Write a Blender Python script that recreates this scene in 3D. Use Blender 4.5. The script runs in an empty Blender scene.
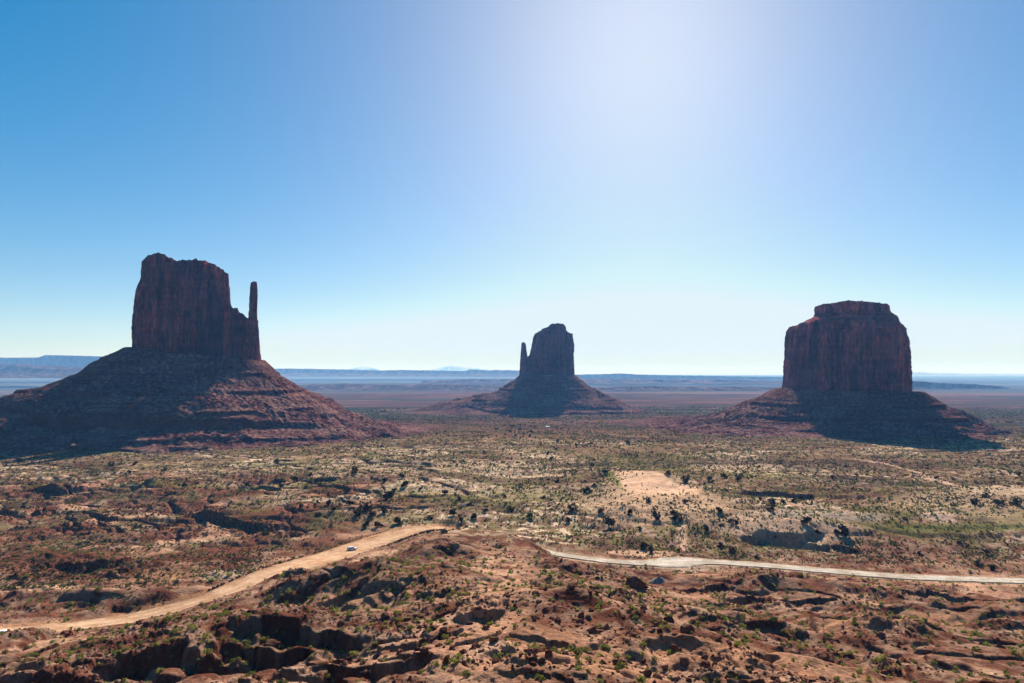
import bpy, math, random
import numpy as np
from math import radians
scene = bpy.context.scene
# ------------------------------------------------------------------ camera, sky, sun, exposure
F, HX, HY = 683.0, 512.0, 372.0
cam_d = bpy.data.cameras.new('camera'); cam = bpy.data.objects.new('camera', cam_d)
scene.collection.objects.link(cam); scene.camera = cam
cam_d.lens = 24.0; cam_d.sensor_width = 36.0; cam_d.sensor_fit = 'HORIZONTAL'
cam_d.shift_y = (HY - 341.5) / 1024.0
cam_d.clip_start = 0.5; cam_d.clip_end = 200000
cam.location = (0, 0, 0); cam.rotation_euler = (radians(90), 0, 0)
SUN_AZ = math.atan2(640 - HX, F)      # to the right of +Y
SUN_EL = radians(27.8)
world = bpy.data.worlds.new('World'); scene.world = world; world.use_nodes = True
wn = world.node_tree.nodes; wl = world.node_tree.links; wn.clear()
sky = wn.new('ShaderNodeTexSky'); sky.sky_type = 'NISHITA'; sky.sun_disc = False
sky.sun_elevation = SUN_EL; sky.sun_rotation = SUN_AZ
sky.altitude = 1700; sky.air_density = 1.0; sky.dust_density = 1.2; sky.ozone_density = 1.6
bg = wn.new('ShaderNodeBackground'); bg.inputs['Strength'].default_value = 0.073
wo = wn.new('ShaderNodeOutputWorld')
hs = wn.new('ShaderNodeHueSaturation'); hs.inputs['Saturation'].default_value = 1.55
gm = wn.new('ShaderNodeGamma'); gm.inputs['Gamma'].default_value = 0.70
wl.new(sky.outputs[0], hs.inputs['Color']); wl.new(hs.outputs[0], gm.inputs[0]); tn = wn.new('ShaderNodeMix'); tn.data_type = 'RGBA'; tn.blend_type = 'MULTIPLY'; tn.inputs[0].default_value = 1.0; tn.inputs[7].default_value = (0.93, 1.03, 1.10, 1)
wl.new(gm.outputs[0], tn.inputs[6]); dk = wn.new('ShaderNodeMix'); dk.data_type = 'RGBA'; dk.blend_type = 'DARKEN'; dk.inputs[0].default_value = 1.0; dk.inputs[7].default_value = (4.25, 4.95, 5.35, 1)
wl.new(tn.outputs[2], dk.inputs[6]); wl.new(dk.outputs[2], bg.inputs[0]); wl.new(bg.outputs[0], wo.inputs[0])
sun_d = bpy.data.lights.new('sun', 'SUN'); sun = bpy.data.objects.new('sun', sun_d)
scene.collection.objects.link(sun)
sun_d.energy = 5.0; sun_d.angle = radians(0.53); sun_d.color = (1.0, 0.93, 0.85)
sun.rotation_euler = (radians(90) - SUN_EL, 0, math.pi - SUN_AZ)
scene.view_settings.view_transform = 'Standard'; scene.view_settings.look = 'None'
scene.view_settings.gamma = 1.0; scene.view_settings.use_curve_mapping = False
scene.view_settings.exposure = 1.3
scene.render.engine = 'CYCLES'
scene.cycles.max_bounces = 4; scene.cycles.diffuse_bounces = 2; scene.cycles.transparent_max_bounces = 8
scene.cycles.volume_bounces = 0
# ------------------------------------------------------------------ small helpers
C = scene.collection
RNG = np.random.default_rng(7); random.seed(7)
def obj(name, me, parent=None):
    o = bpy.data.objects.new(name, me); C.objects.link(o)
    if parent is not None: o.parent = parent
    return o
def tag(o, label=None, cat=None, group=None, kind=None):
    if label: o['label'] = label
    if cat: o['category'] = cat
    if group: o['group'] = group
    if kind: o['kind'] = kind
    return o
def thing(name, label, cat, loc=(0, 0, 0), rz=0.0, group=None):
    o = bpy.data.objects.new(name, None); C.objects.link(o); o.location = loc; o.rotation_euler = (0, 0, rz)
    o.empty_display_size = 1
    return tag(o, label, cat, group)
def mesh_np(name, V, faces, mat=None, smooth=True, cols=None):
    """V (n,3); faces: (m,3)/(m,4) int array or list of such arrays"""
    me = bpy.data.meshes.new(name)
    if not isinstance(faces, list): faces = [faces]
    faces = [f for f in faces if len(f)]
    nl = sum(f.size for f in faces); nf = sum(len(f) for f in faces)
    me.vertices.add(len(V)); me.loops.add(nl); me.polygons.add(nf)
    me.vertices.foreach_set('co', np.asarray(V, np.float32).ravel())
    me.loops.foreach_set('vertex_index', np.concatenate([f.ravel() for f in faces]).astype(np.int32))
    tot = np.concatenate([np.full(len(f), f.shape[1]) for f in faces]).astype(np.int32)
    st = np.concatenate([[0], np.cumsum(tot)[:-1]]).astype(np.int32)
    me.polygons.foreach_set('loop_start', st)
    me.update(calc_edges=True)
    me.polygons.foreach_set('use_smooth', np.full(nf, bool(smooth)))
    if cols is not None:
        a = me.color_attributes.new('Col', 'FLOAT_COLOR', 'POINT')
        c4 = np.ones((len(V), 4), np.float32); c4[:, :3] = cols
        a.data.foreach_set('color', c4.ravel())
    if mat: me.materials.append(mat)
    me.validate()
    return me
def sstep(a, b, x):
    t = np.clip((x - a) / (b - a), 0, 1); return t * t * (3 - 2 * t)
def lerp(a, b, t): return a + (b - a) * t
# ---- noise
_prng = np.random.default_rng(99)
_perm = _prng.permutation(4096).astype(np.int32)
_ang = _prng.random(4096) * 2 * np.pi
_gx = np.cos(_ang).astype(np.float32); _gy = np.sin(_ang).astype(np.float32)
def pn(x, y, seed=0):
    x, y = np.broadcast_arrays(np.asarray(x, float), np.asarray(y, float))
    x = x + seed * 17.31; y = y - seed * 9.77
    ix = np.floor(x); iy = np.floor(y); fx = (x - ix).astype(np.float32); fy = (y - iy).astype(np.float32)
    ix = ix.astype(np.int32); iy = iy.astype(np.int32)
    u = fx * fx * fx * (fx * (fx * 6 - 15) + 10); v = fy * fy * fy * (fy * (fy * 6 - 15) + 10)
    py0 = _perm[iy & 4095]; py1 = _perm[(iy + 1) & 4095]
    k = _perm[(ix + py0) & 4095]; r0 = _gx[k] * fx + _gy[k] * fy
    k = _perm[(ix + 1 + py0) & 4095]; r1 = _gx[k] * (fx - 1) + _gy[k] * fy
    k = _perm[(ix + py1) & 4095]; r2 = _gx[k] * fx + _gy[k] * (fy - 1)
    k = _perm[(ix + 1 + py1) & 4095]; r3 = _gx[k] * (fx - 1) + _gy[k] * (fy - 1)
    a = r0 + (r1 - r0) * u; b = r2 + (r3 - r2) * u
    return ((a + (b - a) * v) * 1.5).astype(float)
def fbm(x, y, s, octv=4, seed=0, gain=0.5):
    t = 0; a = 1; n = 0
    for i in range(octv):
        t = t + a * pn(x / s + 13.7 * i, y / s - 7.3 * i, seed + i); n += a; a *= gain; s = s / 2.03
    return t / n * 1.4
def ridged(x, y, s, octv=3, seed=0, gain=0.5):
    t = 0; a = 1; n = 0
    for i in range(octv):
        t = t + a * (1 - 2 * np.abs(pn(x / s + 3.1 * i, y / s + 9.2 * i, seed + i))); n += a; a *= gain; s = s / 2.1
    return t / n
def terrace(z, step, sharp=0.8):
    q = z / step; f = np.floor(q); g = q - f
    g2 = sstep(0.5 - 0.5 * (1 - sharp), 0.5 + 0.5 * (1 - sharp), g)
    return step * (f + 0.25 * g + 0.75 * g2)
# pixel of the photograph + distance -> world point (used to measure the place)
def P(px, py, Y): return ((px - HX) / F * Y, Y, -(py - HY) / F * Y)
def px_of(x, y, z): return HX + F * x / y, HY - F * z / y
# ------------------------------------------------------------------ ground shape
PLAIN = np.array([(-1e6, -2), (0, -2), (4, -2.3), (14, -11), (50, -31), (100, -50), (150, -67), (205, -80), (275, -92),
                  (340, -101), (400, -102.5), (600, -101.5), (950, -103), (1200, -111), (1700, -121), (2400, -136), (4000, -150),
                  (7000, -165), (15000, -180), (60000, -200), (1e6, -200)], float)
CTRL = [  # px, py, distance, measured across the foreground
    (0, 683, 150), (0, 655, 185), (0, 643, 215), (0, 634, 240), (0, 600, 290), (0, 560, 365),
    (100, 683, 140), (100, 662, 172), (100, 646, 205), (100, 630, 242), (100, 606, 280), (100, 570, 350),
    (150, 640, 190), (150, 622, 252), (160, 655, 165),
    (205, 620, 232), (240, 612, 252), (190, 624, 245), (345, 597, 258), (318, 600, 258), (375, 592, 262), (205, 592, 280), (210, 625, 180), (210, 641, 160), (240, 620, 190),
    (250, 583, 305), (290, 588, 262), (300, 566, 335), (300, 612, 200), (330, 683, 128), (300, 640, 165), (390, 683, 118),
    (352, 551, 400), (352, 630, 212), (320, 626, 215), (400, 600, 228), (400, 560, 330), (420, 540, 420), (430, 528, 458), (380, 640, 165),
    (450, 630, 155), (500, 600, 190), (500, 650, 128), (500, 683, 102), (490, 575, 245), (500, 546, 310), (490, 529, 355), (530, 543, 350), (455, 531, 380), (560, 574, 345),
    (560, 578, 250), (585, 572, 300), (620, 575, 320), (560, 610, 175), (560, 645, 135), (600, 683, 108), (600, 590, 235), (545, 552, 378), (600, 557, 380),
    (640, 640, 160), (636, 585, 300), (650, 575, 330), (700, 683, 125), (700, 640, 175), (700, 600, 265), (690, 566, 366),
    (760, 580, 315), (780, 683, 135), (780, 640, 190), (760, 605, 262), (850, 683, 150), (850, 640, 205), (850, 600, 280), (850, 576, 350),
    (940, 683, 155), (940, 640, 205), (940, 600, 285), (1024, 683, 158), (1024, 640, 210), (1024, 600, 290), (1024, 582, 345),
    (1150, 683, 158), (1150, 600, 290), (-120, 683, 150), (-120, 600, 285)]
CP = np.array([P(*c) for c in CTRL])
def plain(Y): return np.interp(Y, PLAIN[:, 0], PLAIN[:, 1])
def _tps(r): r = np.maximum(r, 1e-6); return r * r * np.log(r)
_S = 100.0
_px, _py = CP[:, 0] / _S, CP[:, 1] / _S
_K = _tps(np.hypot(_px[:, None] - _px, _py[:, None] - _py)) + np.eye(len(CP)) * 0.02
_w = np.linalg.solve(_K + 0, CP[:, 2] - plain(CP[:, 1]))
def ctrl_delta(x, y):
    out = np.zeros(x.shape)
    for i in range(len(CP)):
        out += _w[i] * _tps(np.hypot(x / _S - _px[i], y / _S - _py[i]))
    m = sstep(70, 105, y) * (1 - sstep(400, 500, y)) * (1 - sstep(330, 480, np.abs(x)))
    return np.clip(out, -12, 12) * m
# scarps: px, py(edge top), distance, half width m, drop m, run m, wiggle
SCARPS = [(205, 643, 157, 17, 9.0, 14), (262, 640, 160, 10, 6, 10), (305, 626, 172, 15, 8.5, 13), (345, 640, 150, 8, 5, 9), (60, 683, 140, 25, 6, 16),
          (370, 668, 125, 10, 5, 10), (415, 628, 150, 8, 4.0, 8), (478, 606, 165, 5, 3, 5), (462, 622, 148, 4, 3, 4), 
          (225, 535, 465, 34, 6, 16), (75, 566, 350, 18, 6, 13), (285, 541, 440, 18, 4, 10), (60, 507, 560, 30, 5, 16),
          (130, 600, 272, 6, 3, 7), 
          (780, 542, 440, 24, 11, 7), (808, 545, 430, 14, 8, 6), (838, 549, 420, 10, 5, 6), (800, 508, 560, 45, 5, 10),
          (705, 588, 285, 13, 5.5, 9), (735, 600, 262, 9, 6, 9), (757, 622, 222, 8, 3, 8), (806, 601, 262, 10, 7, 9),
          (598, 605, 195, 6, 4, 8), (955, 600, 280, 16, 4, 10),
          (740, 668, 140, 6, 3, 7), (560, 650, 128, 5, 2.5, 5)]
# mounds: px, py(top), distance, height, rx, ry
MOUNDS = [(345, 568, 250, 10.5, 24, 20), (385, 580, 250, 5, 15, 14), (300, 596, 235, 2.5, 18, 14), (405, 588, 232, 5, 16, 14), (290, 572, 285, 3, 12, 10), (40, 637, 214, 1.5, 14, 9),
          (110, 606, 285, 4, 20, 9), (35, 607, 285, 2.5, 20, 8), (115, 565, 350, 4, 18, 14), (50, 505, 570, 6, 26, 20), (150, 500, 590, 6, 24, 20), (215, 530, 480, 4, 22, 14),
          (455, 545, 320, 4, 16, 14), (545, 550, 320, 1.5, 14, 14), (800, 585, 305, 4, 14, 10), (770, 597, 285, 4, 16, 11), (820, 640, 210, 3, 16, 12), (850, 600, 280, 5, 26, 16),
          (650, 478, 640, 8, 75, 60), (660, 520, 520, 5, 60, 50), (790, 538, 460, 6, 42, 26), (400, 478, 640, 5, 60, 60), (520, 602, 180, 3, 14, 16), (560, 668, 112, 2.5, 14, 10),
          (640, 640, 165, 4.5, 14, 11), (700, 648, 150, 4, 12, 10), (592, 628, 180, 4, 12, 11), (860, 640, 200, 5, 22, 12), (930, 618, 245, 5, 26, 12), (770, 640, 190, 5, 18, 10), (530, 640, 138, 3, 9, 10), (720, 665, 135, 3, 16, 9), (800, 672, 140, 3, 18, 9)]
ROAD_A = [(-170, 652, 205), (-60, 640, 226), (0, 634, 240), (60, 629, 250), (120, 621, 262), (180, 608, 275), (225, 594, 290), (262, 578, 312), (300, 565, 338), (340, 554, 375),
          (375, 542, 408), (410, 531, 440), (432, 527.5, 452), (447, 529, 456)]
ROAD_B = [(530, 547, 405), (560, 554.5, 384), (610, 561, 366), (650, 563, 362), (700, 561.5, 366), (760, 565, 360), (830, 571, 352), (900, 576.5, 346), (980, 579.5, 345), (1060, 582, 342), (1200, 586, 340)]
TRACK = [(470, 529, 445), (495, 534, 432), (530, 547, 405)]
def poly(pts, n=14):
    p = np.array([P(*q) for q in pts]); t = np.arange(len(p)); tt = np.linspace(0, len(p) - 1, (len(p) - 1) * n + 1)
    out = []
    for k in range(3):        # catmull-rom
        v = p[:, k]; m = np.gradient(v); i = np.minimum(tt.astype(int), len(p) - 2); f = tt - i
        out.append((2*f**3-3*f**2+1)*v[i] + (f**3-2*f**2+f)*m[i] + (-2*f**3+3*f**2)*v[i+1] + (f**3-f**2)*m[i+1])
    return np.stack(out, 1)
RA = poly(ROAD_A); RB = poly(ROAD_B); RT = poly(TRACK)
WA = 7.6; WB = 5.0
def road_near(x, y, R):
    """distance to polyline + road height there, only where close"""
    d = np.full(x.shape, 1e9); z = np.zeros(x.shape)
    sel = (x > R[:, 0].min() - 40) & (x < R[:, 0].max() + 40) & (y > R[:, 1].min() - 40) & (y < R[:, 1].max() + 40)
    xs, ys = x[sel], y[sel]; ds = np.full(xs.shape, 1e9); zs = np.zeros(xs.shape)
    for i in range(0, len(R) - 1, 3):
        a = R[i]; b = R[min(i + 3, len(R) - 1)]; ab = b[:2] - a[:2]; L = ab @ ab
        t = np.clip(((xs - a[0]) * ab[0] + (ys - a[1]) * ab[1]) / L, 0, 1)
        dd = np.hypot(xs - a[0] - t * ab[0], ys - a[1] - t * ab[1]); m = dd < ds
        ds[m] = dd[m]; zs[m] = (a[2] + t * (b[2] - a[2]))[m]
    d[sel] = ds; z[sel] = zs
    return d, z
def rwid(R, x):
    return WA + 4.0 * np.exp(-((x + 95) / 28) ** 2) if R is RA else (WB + 5.5 * np.exp(-((x - 88) / 13) ** 2) if R is RB else 3.0)
def H(x, y, under=True):
    x = np.asarray(x, float); y = np.asarray(y, float)
    r = np.hypot(x, y)
    z = plain(y) + ctrl_delta(x, y)
    dA, zA = road_near(x, y, RA); dB, zB = road_near(x, y, RB)
    calm = sstep(6, 48, dA) * sstep(6, 40, dB)
    fgc = sstep(40, 95, y) * (1 - sstep(330, 420, y)); fg = fgc * (0.25 + 0.75 * calm) * (1 - 0.45 * np.exp(-((x + 2) / 26) ** 2))
    mid = sstep(330, 420, y) * (1 - sstep(1300, 2200, y))
    leftm = sstep(-20, -160, x) * sstep(340, 400, y) * (1 - sstep(620, 760, y))
    rightm = sstep(40, 120, x - 0 * y)
    wx = x + 9 * fbm(x, y, 45, 2, 90); wy = y + 9 * fbm(x, y, 45, 2, 95)
    big = ridged(wx, wy, 70, 3, 1)
    r2 = ridged(wx * 1.0 + 0.35 * wy, wy - 0.3 * wx, 26, 3, 11)
    rough = sstep(-0.35, 0.45, fbm(x, y, 60, 2, 33)); rk0 = sstep(0.05, 0.4, fbm(x, y, 34, 3, 101))
    z = z + fg * (3.2 * big + (0.9 + 1.3 * rough) * (r2 - 0.2)) + fgc * rk0 * 1.0 * ridged(wx, wy, 10, 3, 15)
    z = z + leftm * (3.8 * ridged(wx * 0.6, wy, 48, 3, 21)) + mid * (1.6 * fbm(x, y, 170, 3, 41) + 0.9 * ridged(wx * 0.5, wy, 40, 2, 44))
    far = sstep(1100, 3000, r)
    z = z + far * 7 * fbm(x * 0.4, y, 700, 3, 51) + sstep(3000, 9000, r) * 14 * fbm(x * 0.4, y, 3500, 3, 55)
    # mounds
    for (a, b, Y, h, rx, ry) in MOUNDS:
        X0, Y0, _ = P(a, b, Y)
        m = (np.abs(x - X0) < 2.6 * rx) & (np.abs(y - Y0) < 2.6 * ry)
        if m.any():
            xx = x[m] - X0; yy = y[m] - Y0
            yy = np.where(yy < 0, yy * (1.5 if Y < 350 else 1.1), yy)
            q = np.hypot(xx / rx, yy / ry) * (1 + 0.28 * pn(x[m] / (rx * .8), y[m] / (ry * .8), 61))
            th = np.arctan2(yy, xx)
            gul = 1 - 0.10 * np.abs(pn(th * 3.2 + Y, q * 0.8, 62)) * sstep(0.15, 0.8, q)
            z[m] += h * gul * np.exp(-1.1 * q ** 1.45)
    # scarps: a face that drops towards the camera
    for (a, b, Y, hw, h, run) in SCARPS:
        X0, Y0, _ = P(a, b, Y)
        m = (np.abs(x - X0) < 1.5 * hw) & (y < Y0 + 10) & (y > Y0 - 4.5 * run - 10)
        if m.any():
            xx = x[m] - X0; yy = y[m]
            rs_ = (a * 7 + b * 13) % 10 / 10.0
            wig = min(0.5 * hw, 8) * fbm(x[m], yy * 0.5 + Y, hw * 1.1, 3, 71) + 1.6 * pn(x[m] / 2.6, yy / 5 + Y, 72) + (rs_ - 0.5) * 0.9 * xx
            v = (Y0 + wig) - yy
            env = np.clip(1 - np.abs(xx / (hw * 1.35)) ** 2.2, 0, 1) * (0.55 + 0.9 * sstep(-0.4, 0.3, fbm(x[m], yy, hw * .9, 3, 73)))
            st = sstep(0.0, 0.34 * h, v)
            z[m] -= h * env * st * np.exp(-np.maximum(v - 0.3 * h, 0) / run)
    # washes: narrow connected channels
    ch1 = fbm(wx, wy * 1.6, 150, 3, 64); ch2 = fbm(wx, wy, 52, 3, 66)
    chm = sstep(380, 440, y) * (1 - sstep(900, 1200, y)) * calm
    z = z - chm * 3.4 * np.exp(-(ch1 / 0.035) ** 2) * (0.4 + 0.6 * sstep(60, -120, x))
    z = z - fg * 1.7 * np.exp(-(ch2 / 0.05) ** 2) - chm * leftm * 2.5 * np.exp(-(ch2 / 0.04) ** 2)
    # strata: benches and little risers
    tm = (fg * 0.75 * sstep(-0.2, 0.3, fbm(x, y, 38, 2, 77)) + leftm * 0.8)
    tm = np.clip(tm, 0, 0.85)
    zt = terrace(z + 0.7 * fbm(x, y, 22, 2, 79), 1.9, 0.75)
    z = lerp(z, zt, tm)
    tb = mid * 0.5 * sstep(-0.1, 0.3, fbm(x * .5, y, 120, 2, 80))
    z = lerp(z, terrace(z + 1.0 * fbm(x, y, 60, 2, 82), 2.4, 0.8), tb)
    # small relief
    rk = rk0 * fg
    z = z + fgc * (0.22 * fbm(x, y, 6, 3, 83)) + rk * (0.95 * ridged(x, y, 4.2, 3, 84) + 0.1) + mid * 0.35 * fbm(x, y, 9, 3, 86)
    zs = terrace(z + 0.5 * fbm(x, y, 4.5, 2, 87), 0.75, 0.9)
    z = lerp(z, zs, 0.7 * fgc * sstep(-0.05, 0.25, fbm(x, y, 30, 2, 88)))
    # roads cut into the ground
    for R in (RA, RB):
        d, zr = road_near(x, y, R); w = rwid(R, x)
        k = sstep(w - 0.5, w + 9, d)
        zz = lerp(zr - (0.35 if under else 0.0), z, k)
        z = np.where(d < 60, zz, z)
        z = z + np.where(d < 60, 0.35 * np.exp(-((d - w - 1.4) / 1.0) ** 2), 0)
    return z
# ------------------------------------------------------------------ materials
def new_mat(name):
    m = bpy.data.materials.new(name); m.use_nodes = True
    nt = m.node_tree; nt.nodes.clear()
    out = nt.nodes.new('ShaderNodeOutputMaterial')
    return m, nt, out
def N(nt, t, **kw):
    n = nt.nodes.new(t)
    for k, v in kw.items():
        if k.startswith('i_'): n.inputs[k[2:].replace('_', ' ')].default_value = v
        else: setattr(n, k, v)
    return n
def mixc(nt, fac, a, b, mode='MIX'):
    n = nt.nodes.new('ShaderNodeMix'); n.data_type = 'RGBA'; n.blend_type = mode
    def put(i, v):
        if isinstance(v, bpy.types.NodeSocket): nt.links.new(v, n.inputs[i])
        elif isinstance(v, (int, float)): n.inputs[i].default_value = v
        else: n.inputs[i].default_value = (*v, 1)
    put(0, fac); put(6, a); put(7, b)
    return n.outputs[2]
def ramp(nt, src, stops):
    r = nt.nodes.new('ShaderNodeValToRGB'); e = r.color_ramp.elements
    while len(e) < len(stops): e.new(0.5)
    for i, (p, c) in enumerate(stops):
        e[i].position = p; e[i].color = (*c, 1) if len(c) == 3 else c
    nt.links.new(src, r.inputs[0]); return r.outputs[0]
def coords(nt, scale=(1, 1, 1), world=True):
    g = nt.nodes.new('ShaderNodeNewGeometry') if world else nt.nodes.new('ShaderNodeTexCoord')
    mp = nt.nodes.new('ShaderNodeMapping'); mp.inputs['Scale'].default_value = scale
    nt.links.new(g.outputs['Position'] if world else g.outputs['Object'], mp.inputs[0]); return mp.outputs[0]
def noise(nt, vec, scale, detail=4, rough=0.55):
    n = nt.nodes.new('ShaderNodeTexNoise'); n.inputs['Scale'].default_value = scale
    n.inputs['Detail'].default_value = detail; n.inputs['Roughness'].default_value = rough
    nt.links.new(vec, n.inputs['Vector']); return n.outputs['Fac']
def bump(nt, h, strength, dist, prev=None):
    b = nt.nodes.new('ShaderNodeBump'); b.inputs['Strength'].default_value = strength; b.inputs['Distance'].default_value = dist
    nt.links.new(h, b.inputs['Height'])
    if prev: nt.links.new(prev, b.inputs['Normal'])
    return b.outputs[0]
def finish(nt, out, col, rough=0.95, nrm=None, spec=0.15):
    if rough >= 0.89:        # dry earth and rock: matte
        p = nt.nodes.new('ShaderNodeBsdfDiffuse'); p.inputs['Roughness'].default_value = 0.0
        if isinstance(col, bpy.types.NodeSocket): nt.links.new(col, p.inputs['Color'])
        else: p.inputs['Color'].default_value = (*col, 1)
        if nrm: nt.links.new(nrm, p.inputs['Normal'])
        nt.links.new(p.outputs[0], out.inputs[0]); return p
    p = nt.nodes.new('ShaderNodeBsdfPrincipled'); p.inputs['Roughness'].default_value = rough
    p.inputs['Specular IOR Level'].default_value = spec
    if isinstance(col, bpy.types.NodeSocket): nt.links.new(col, p.inputs['Base Color'])
    else: p.inputs['Base Color'].default_value = (*col, 1)
    if nrm: nt.links.new(nrm, p.inputs['Normal'])
    nt.links.new(p.outputs[0], out.inputs[0]); return p
G = lambda v: (v, v, v)
def ground_mat():
    m, nt, out = new_mat('desert_ground')
    a = N(nt, 'ShaderNodeVertexColor', layer_name='Col').outputs[0]
    c = coords(nt)
    n1 = noise(nt, c, 0.9, 5, 0.65); n2 = noise(nt, c, 0.13, 5, 0.65); n3 = noise(nt, c, 4.0, 3, 0.7)
    col = mixc(nt, 1.0, a, ramp(nt, n1, [(0.3, G(0.62)), (0.5, G(1.0)), (0.68, G(1.35))]), 'MULTIPLY')
    col = mixc(nt, 1.0, col, ramp(nt, n2, [(0.32, (0.72, 0.66, 0.62)), (0.5, G(1.0)), (0.68, (1.28, 1.26, 1.2))]), 'MULTIPLY')
    # dark gravel and crusts
    v = N(nt, 'ShaderNodeTexVoronoi', i_Scale=1.3); nt.links.new(c, v.inputs['Vector'])
    sp = ramp(nt, v.outputs['Distance'], [(0.12, G(1.0)), (0.24, G(0.0))])
    sm = mixc(nt, 1.0, sp, ramp(nt, n2, [(0.48, G(0)), (0.6, G(0.55))]), 'MULTIPLY')
    col = mixc(nt, sm, col, mixc(nt, 1.0, col, (0.45, 0.4, 0.38), 'MULTIPLY'))
    b = bump(nt, n1, 0.8, 1.1); b = bump(nt, n3, 0.6, 0.25, b)
    finish(nt, out, col, 0.97, b, 0.08); return m
def cliff_mat(name='butte_cliff', base=(0.135, 0.034, 0.036), s=1.0):
    m, nt, out = new_mat(name)
    c = coords(nt, (1, 1, 0.16)); c2 = coords(nt, (1, 1, 0.35)); ch = coords(nt, (0.10, 0.10, 1.0)); cc = coords(nt)
    v1 = noise(nt, c, 0.040 * s, 8, 0.66); v2 = noise(nt, c2, 0.16 * s, 6, 0.68); h1 = noise(nt, ch, 0.13 * s, 5, 0.65); big = noise(nt, cc, 0.018 * s, 5, 0.6)
    col = mixc(nt, ramp(nt, big, [(0.38, G(0)), (0.62, G(1))]), tuple(k * 0.72 for k in base), tuple(k * 1.25 for k in base))
    col = mixc(nt, 1.0, col, ramp(nt, v1, [(0.38, (0.32, 0.36, 0.42)), (0.46, (0.8, 0.85, 0.9)), (0.53, G(1.1)), (0.62, (1.9, 1.7, 1.5))]), 'MULTIPLY')
    col = mixc(nt, 1.0, col, ramp(nt, v2, [(0.38, G(0.55)), (0.5, G(1.0)), (0.62, G(1.4))]), 'MULTIPLY')
    col = mixc(nt, 1.0, col, ramp(nt, h1, [(0.38, G(0.72)), (0.58, G(1.15))]), 'MULTIPLY')
    cj = coords(nt, (1, 1, 0.07)); v3 = noise(nt, cj, 0.05 * s, 3, 0.5); v4 = noise(nt, cj, 0.11 * s, 3, 0.5)
    col = mixc(nt, 1.0, col, ramp(nt, v3, [(0.478, G(1)), (0.5, G(0.3)), (0.51, G(1.25)), (0.56, G(1))]), 'MULTIPLY')
    col = mixc(nt, 1.0, col, ramp(nt, v4, [(0.47, G(1)), (0.5, G(0.5)), (0.515, G(1.2)), (0.56, G(1))]), 'MULTIPLY')
    b = bump(nt, v1, 1.0, 9.0 / s); b = bump(nt, v2, 1.0, 4.0 / s, b)
    finish(nt, out, col, 0.9, b, 0.12); return m
def talus_mat():
    m, nt, out = new_mat('talus')
    a = N(nt, 'ShaderNodeVertexColor', layer_name='Col').outputs[0]
    cc = coords(nt); ch = coords(nt, (0.06, 0.06, 1.0))
    n1 = noise(nt, cc, 0.16, 6, 0.72); n2 = noise(nt, cc, 0.03, 5, 0.6); h1 = noise(nt, ch, 0.16, 3, 0.6)
    col = mixc(nt, 1.0, a, ramp(nt, n1, [(0.3, G(0.5)), (0.48, G(0.95)), (0.6, G(1.15)), (0.72, G(1.7))]), 'MULTIPLY')
    col = mixc(nt, 1.0, col, ramp(nt, n2, [(0.35, (0.78, 0.75, 0.75)), (0.65, (1.2, 1.2, 1.15))]), 'MULTIPLY')
    col = mixc(nt, 1.0, col, ramp(nt, h1, [(0.38, G(0.75)), (0.62, G(1.2))]), 'MULTIPLY')
    v = N(nt, 'ShaderNodeTexVoronoi', i_Scale=0.22); nt.links.new(cc, v.inputs['Vector'])
    b = bump(nt, n1, 1.0, 3.5); b = bump(nt, v.outputs['Distance'], 0.6, 2.0, b)
    finish(nt, out, col, 0.95, b, 0.1); return m
def road_mat(name, c1, c2, ruts=False):
    m, nt, out = new_mat(name)
    cc = coords(nt); n1 = noise(nt, cc, 0.12, 6, 0.65); n2 = noise(nt, cc, 1.1, 5, 0.7)
    col = mixc(nt, ramp(nt, n1, [(0.40, G(0)), (0.60, G(1))]), c1, c2)
    col = mixc(nt, 1.0, col, ramp(nt, n2, [(0.35, G(0.72)), (0.65, G(1.2))]), 'MULTIPLY')
    if ruts:
        col = mixc(nt, 1.0, col, N(nt, 'ShaderNodeVertexColor', layer_name='Col').outputs[0], 'MULTIPLY')
    finish(nt, out, col, 0.95, bump(nt, n2, 0.6, 0.25), 0.1); return m
def rock_mat():
    m, nt, out = new_mat('boulder_rock')
    oi = N(nt, 'ShaderNodeObjectInfo'); cc = coords(nt)
    n1 = noise(nt, cc, 0.8, 5, 0.7); ch = coords(nt, (0.3, 0.3, 2.5)); h = noise(nt, ch, 0.8, 3, 0.6)
    col = mixc(nt, oi.outputs['Random'], (0.065, 0.024, 0.016), (0.17, 0.075, 0.052))
    col = mixc(nt, 1.0, col, ramp(nt, n1, [(0.3, G(0.6)), (0.5, G(1.0)), (0.7, G(1.5))]), 'MULTIPLY')
    col = mixc(nt, 1.0, col, ramp(nt, h, [(0.35, G(0.8)), (0.65, G(1.25))]), 'MULTIPLY')
    finish(nt, out, col, 0.92, bump(nt, n1, 0.8, 0.4), 0.12); return m
def leaf_mat(name, c1, c2, trans=0.35, scale=0.5):
    m, nt, out = new_mat(name)
    cc = coords(nt); n1 = noise(nt, cc, scale, 3, 0.7); n2 = noise(nt, cc, scale * 0.06, 3, 0.6)
    t = mixc(nt, 0.55, n1, n2)
    col = mixc(nt, ramp(nt, t, [(0.42, G(0)), (0.58, G(1))]), c1, c2)
    d = nt.nodes.new('ShaderNodeBsdfDiffuse'); tr = nt.nodes.new('ShaderNodeBsdfTranslucent'); mx = nt.nodes.new('ShaderNodeMixShader')
    nt.links.new(col, d.inputs[0]); nt.links.new(col, tr.inputs[0]); mx.inputs[0].default_value = trans
    nt.links.new(d.outputs[0], mx.inputs[1]); nt.links.new(tr.outputs[0], mx.inputs[2]); nt.links.new(mx.outputs[0], out.inputs[0])
    return m
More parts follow.
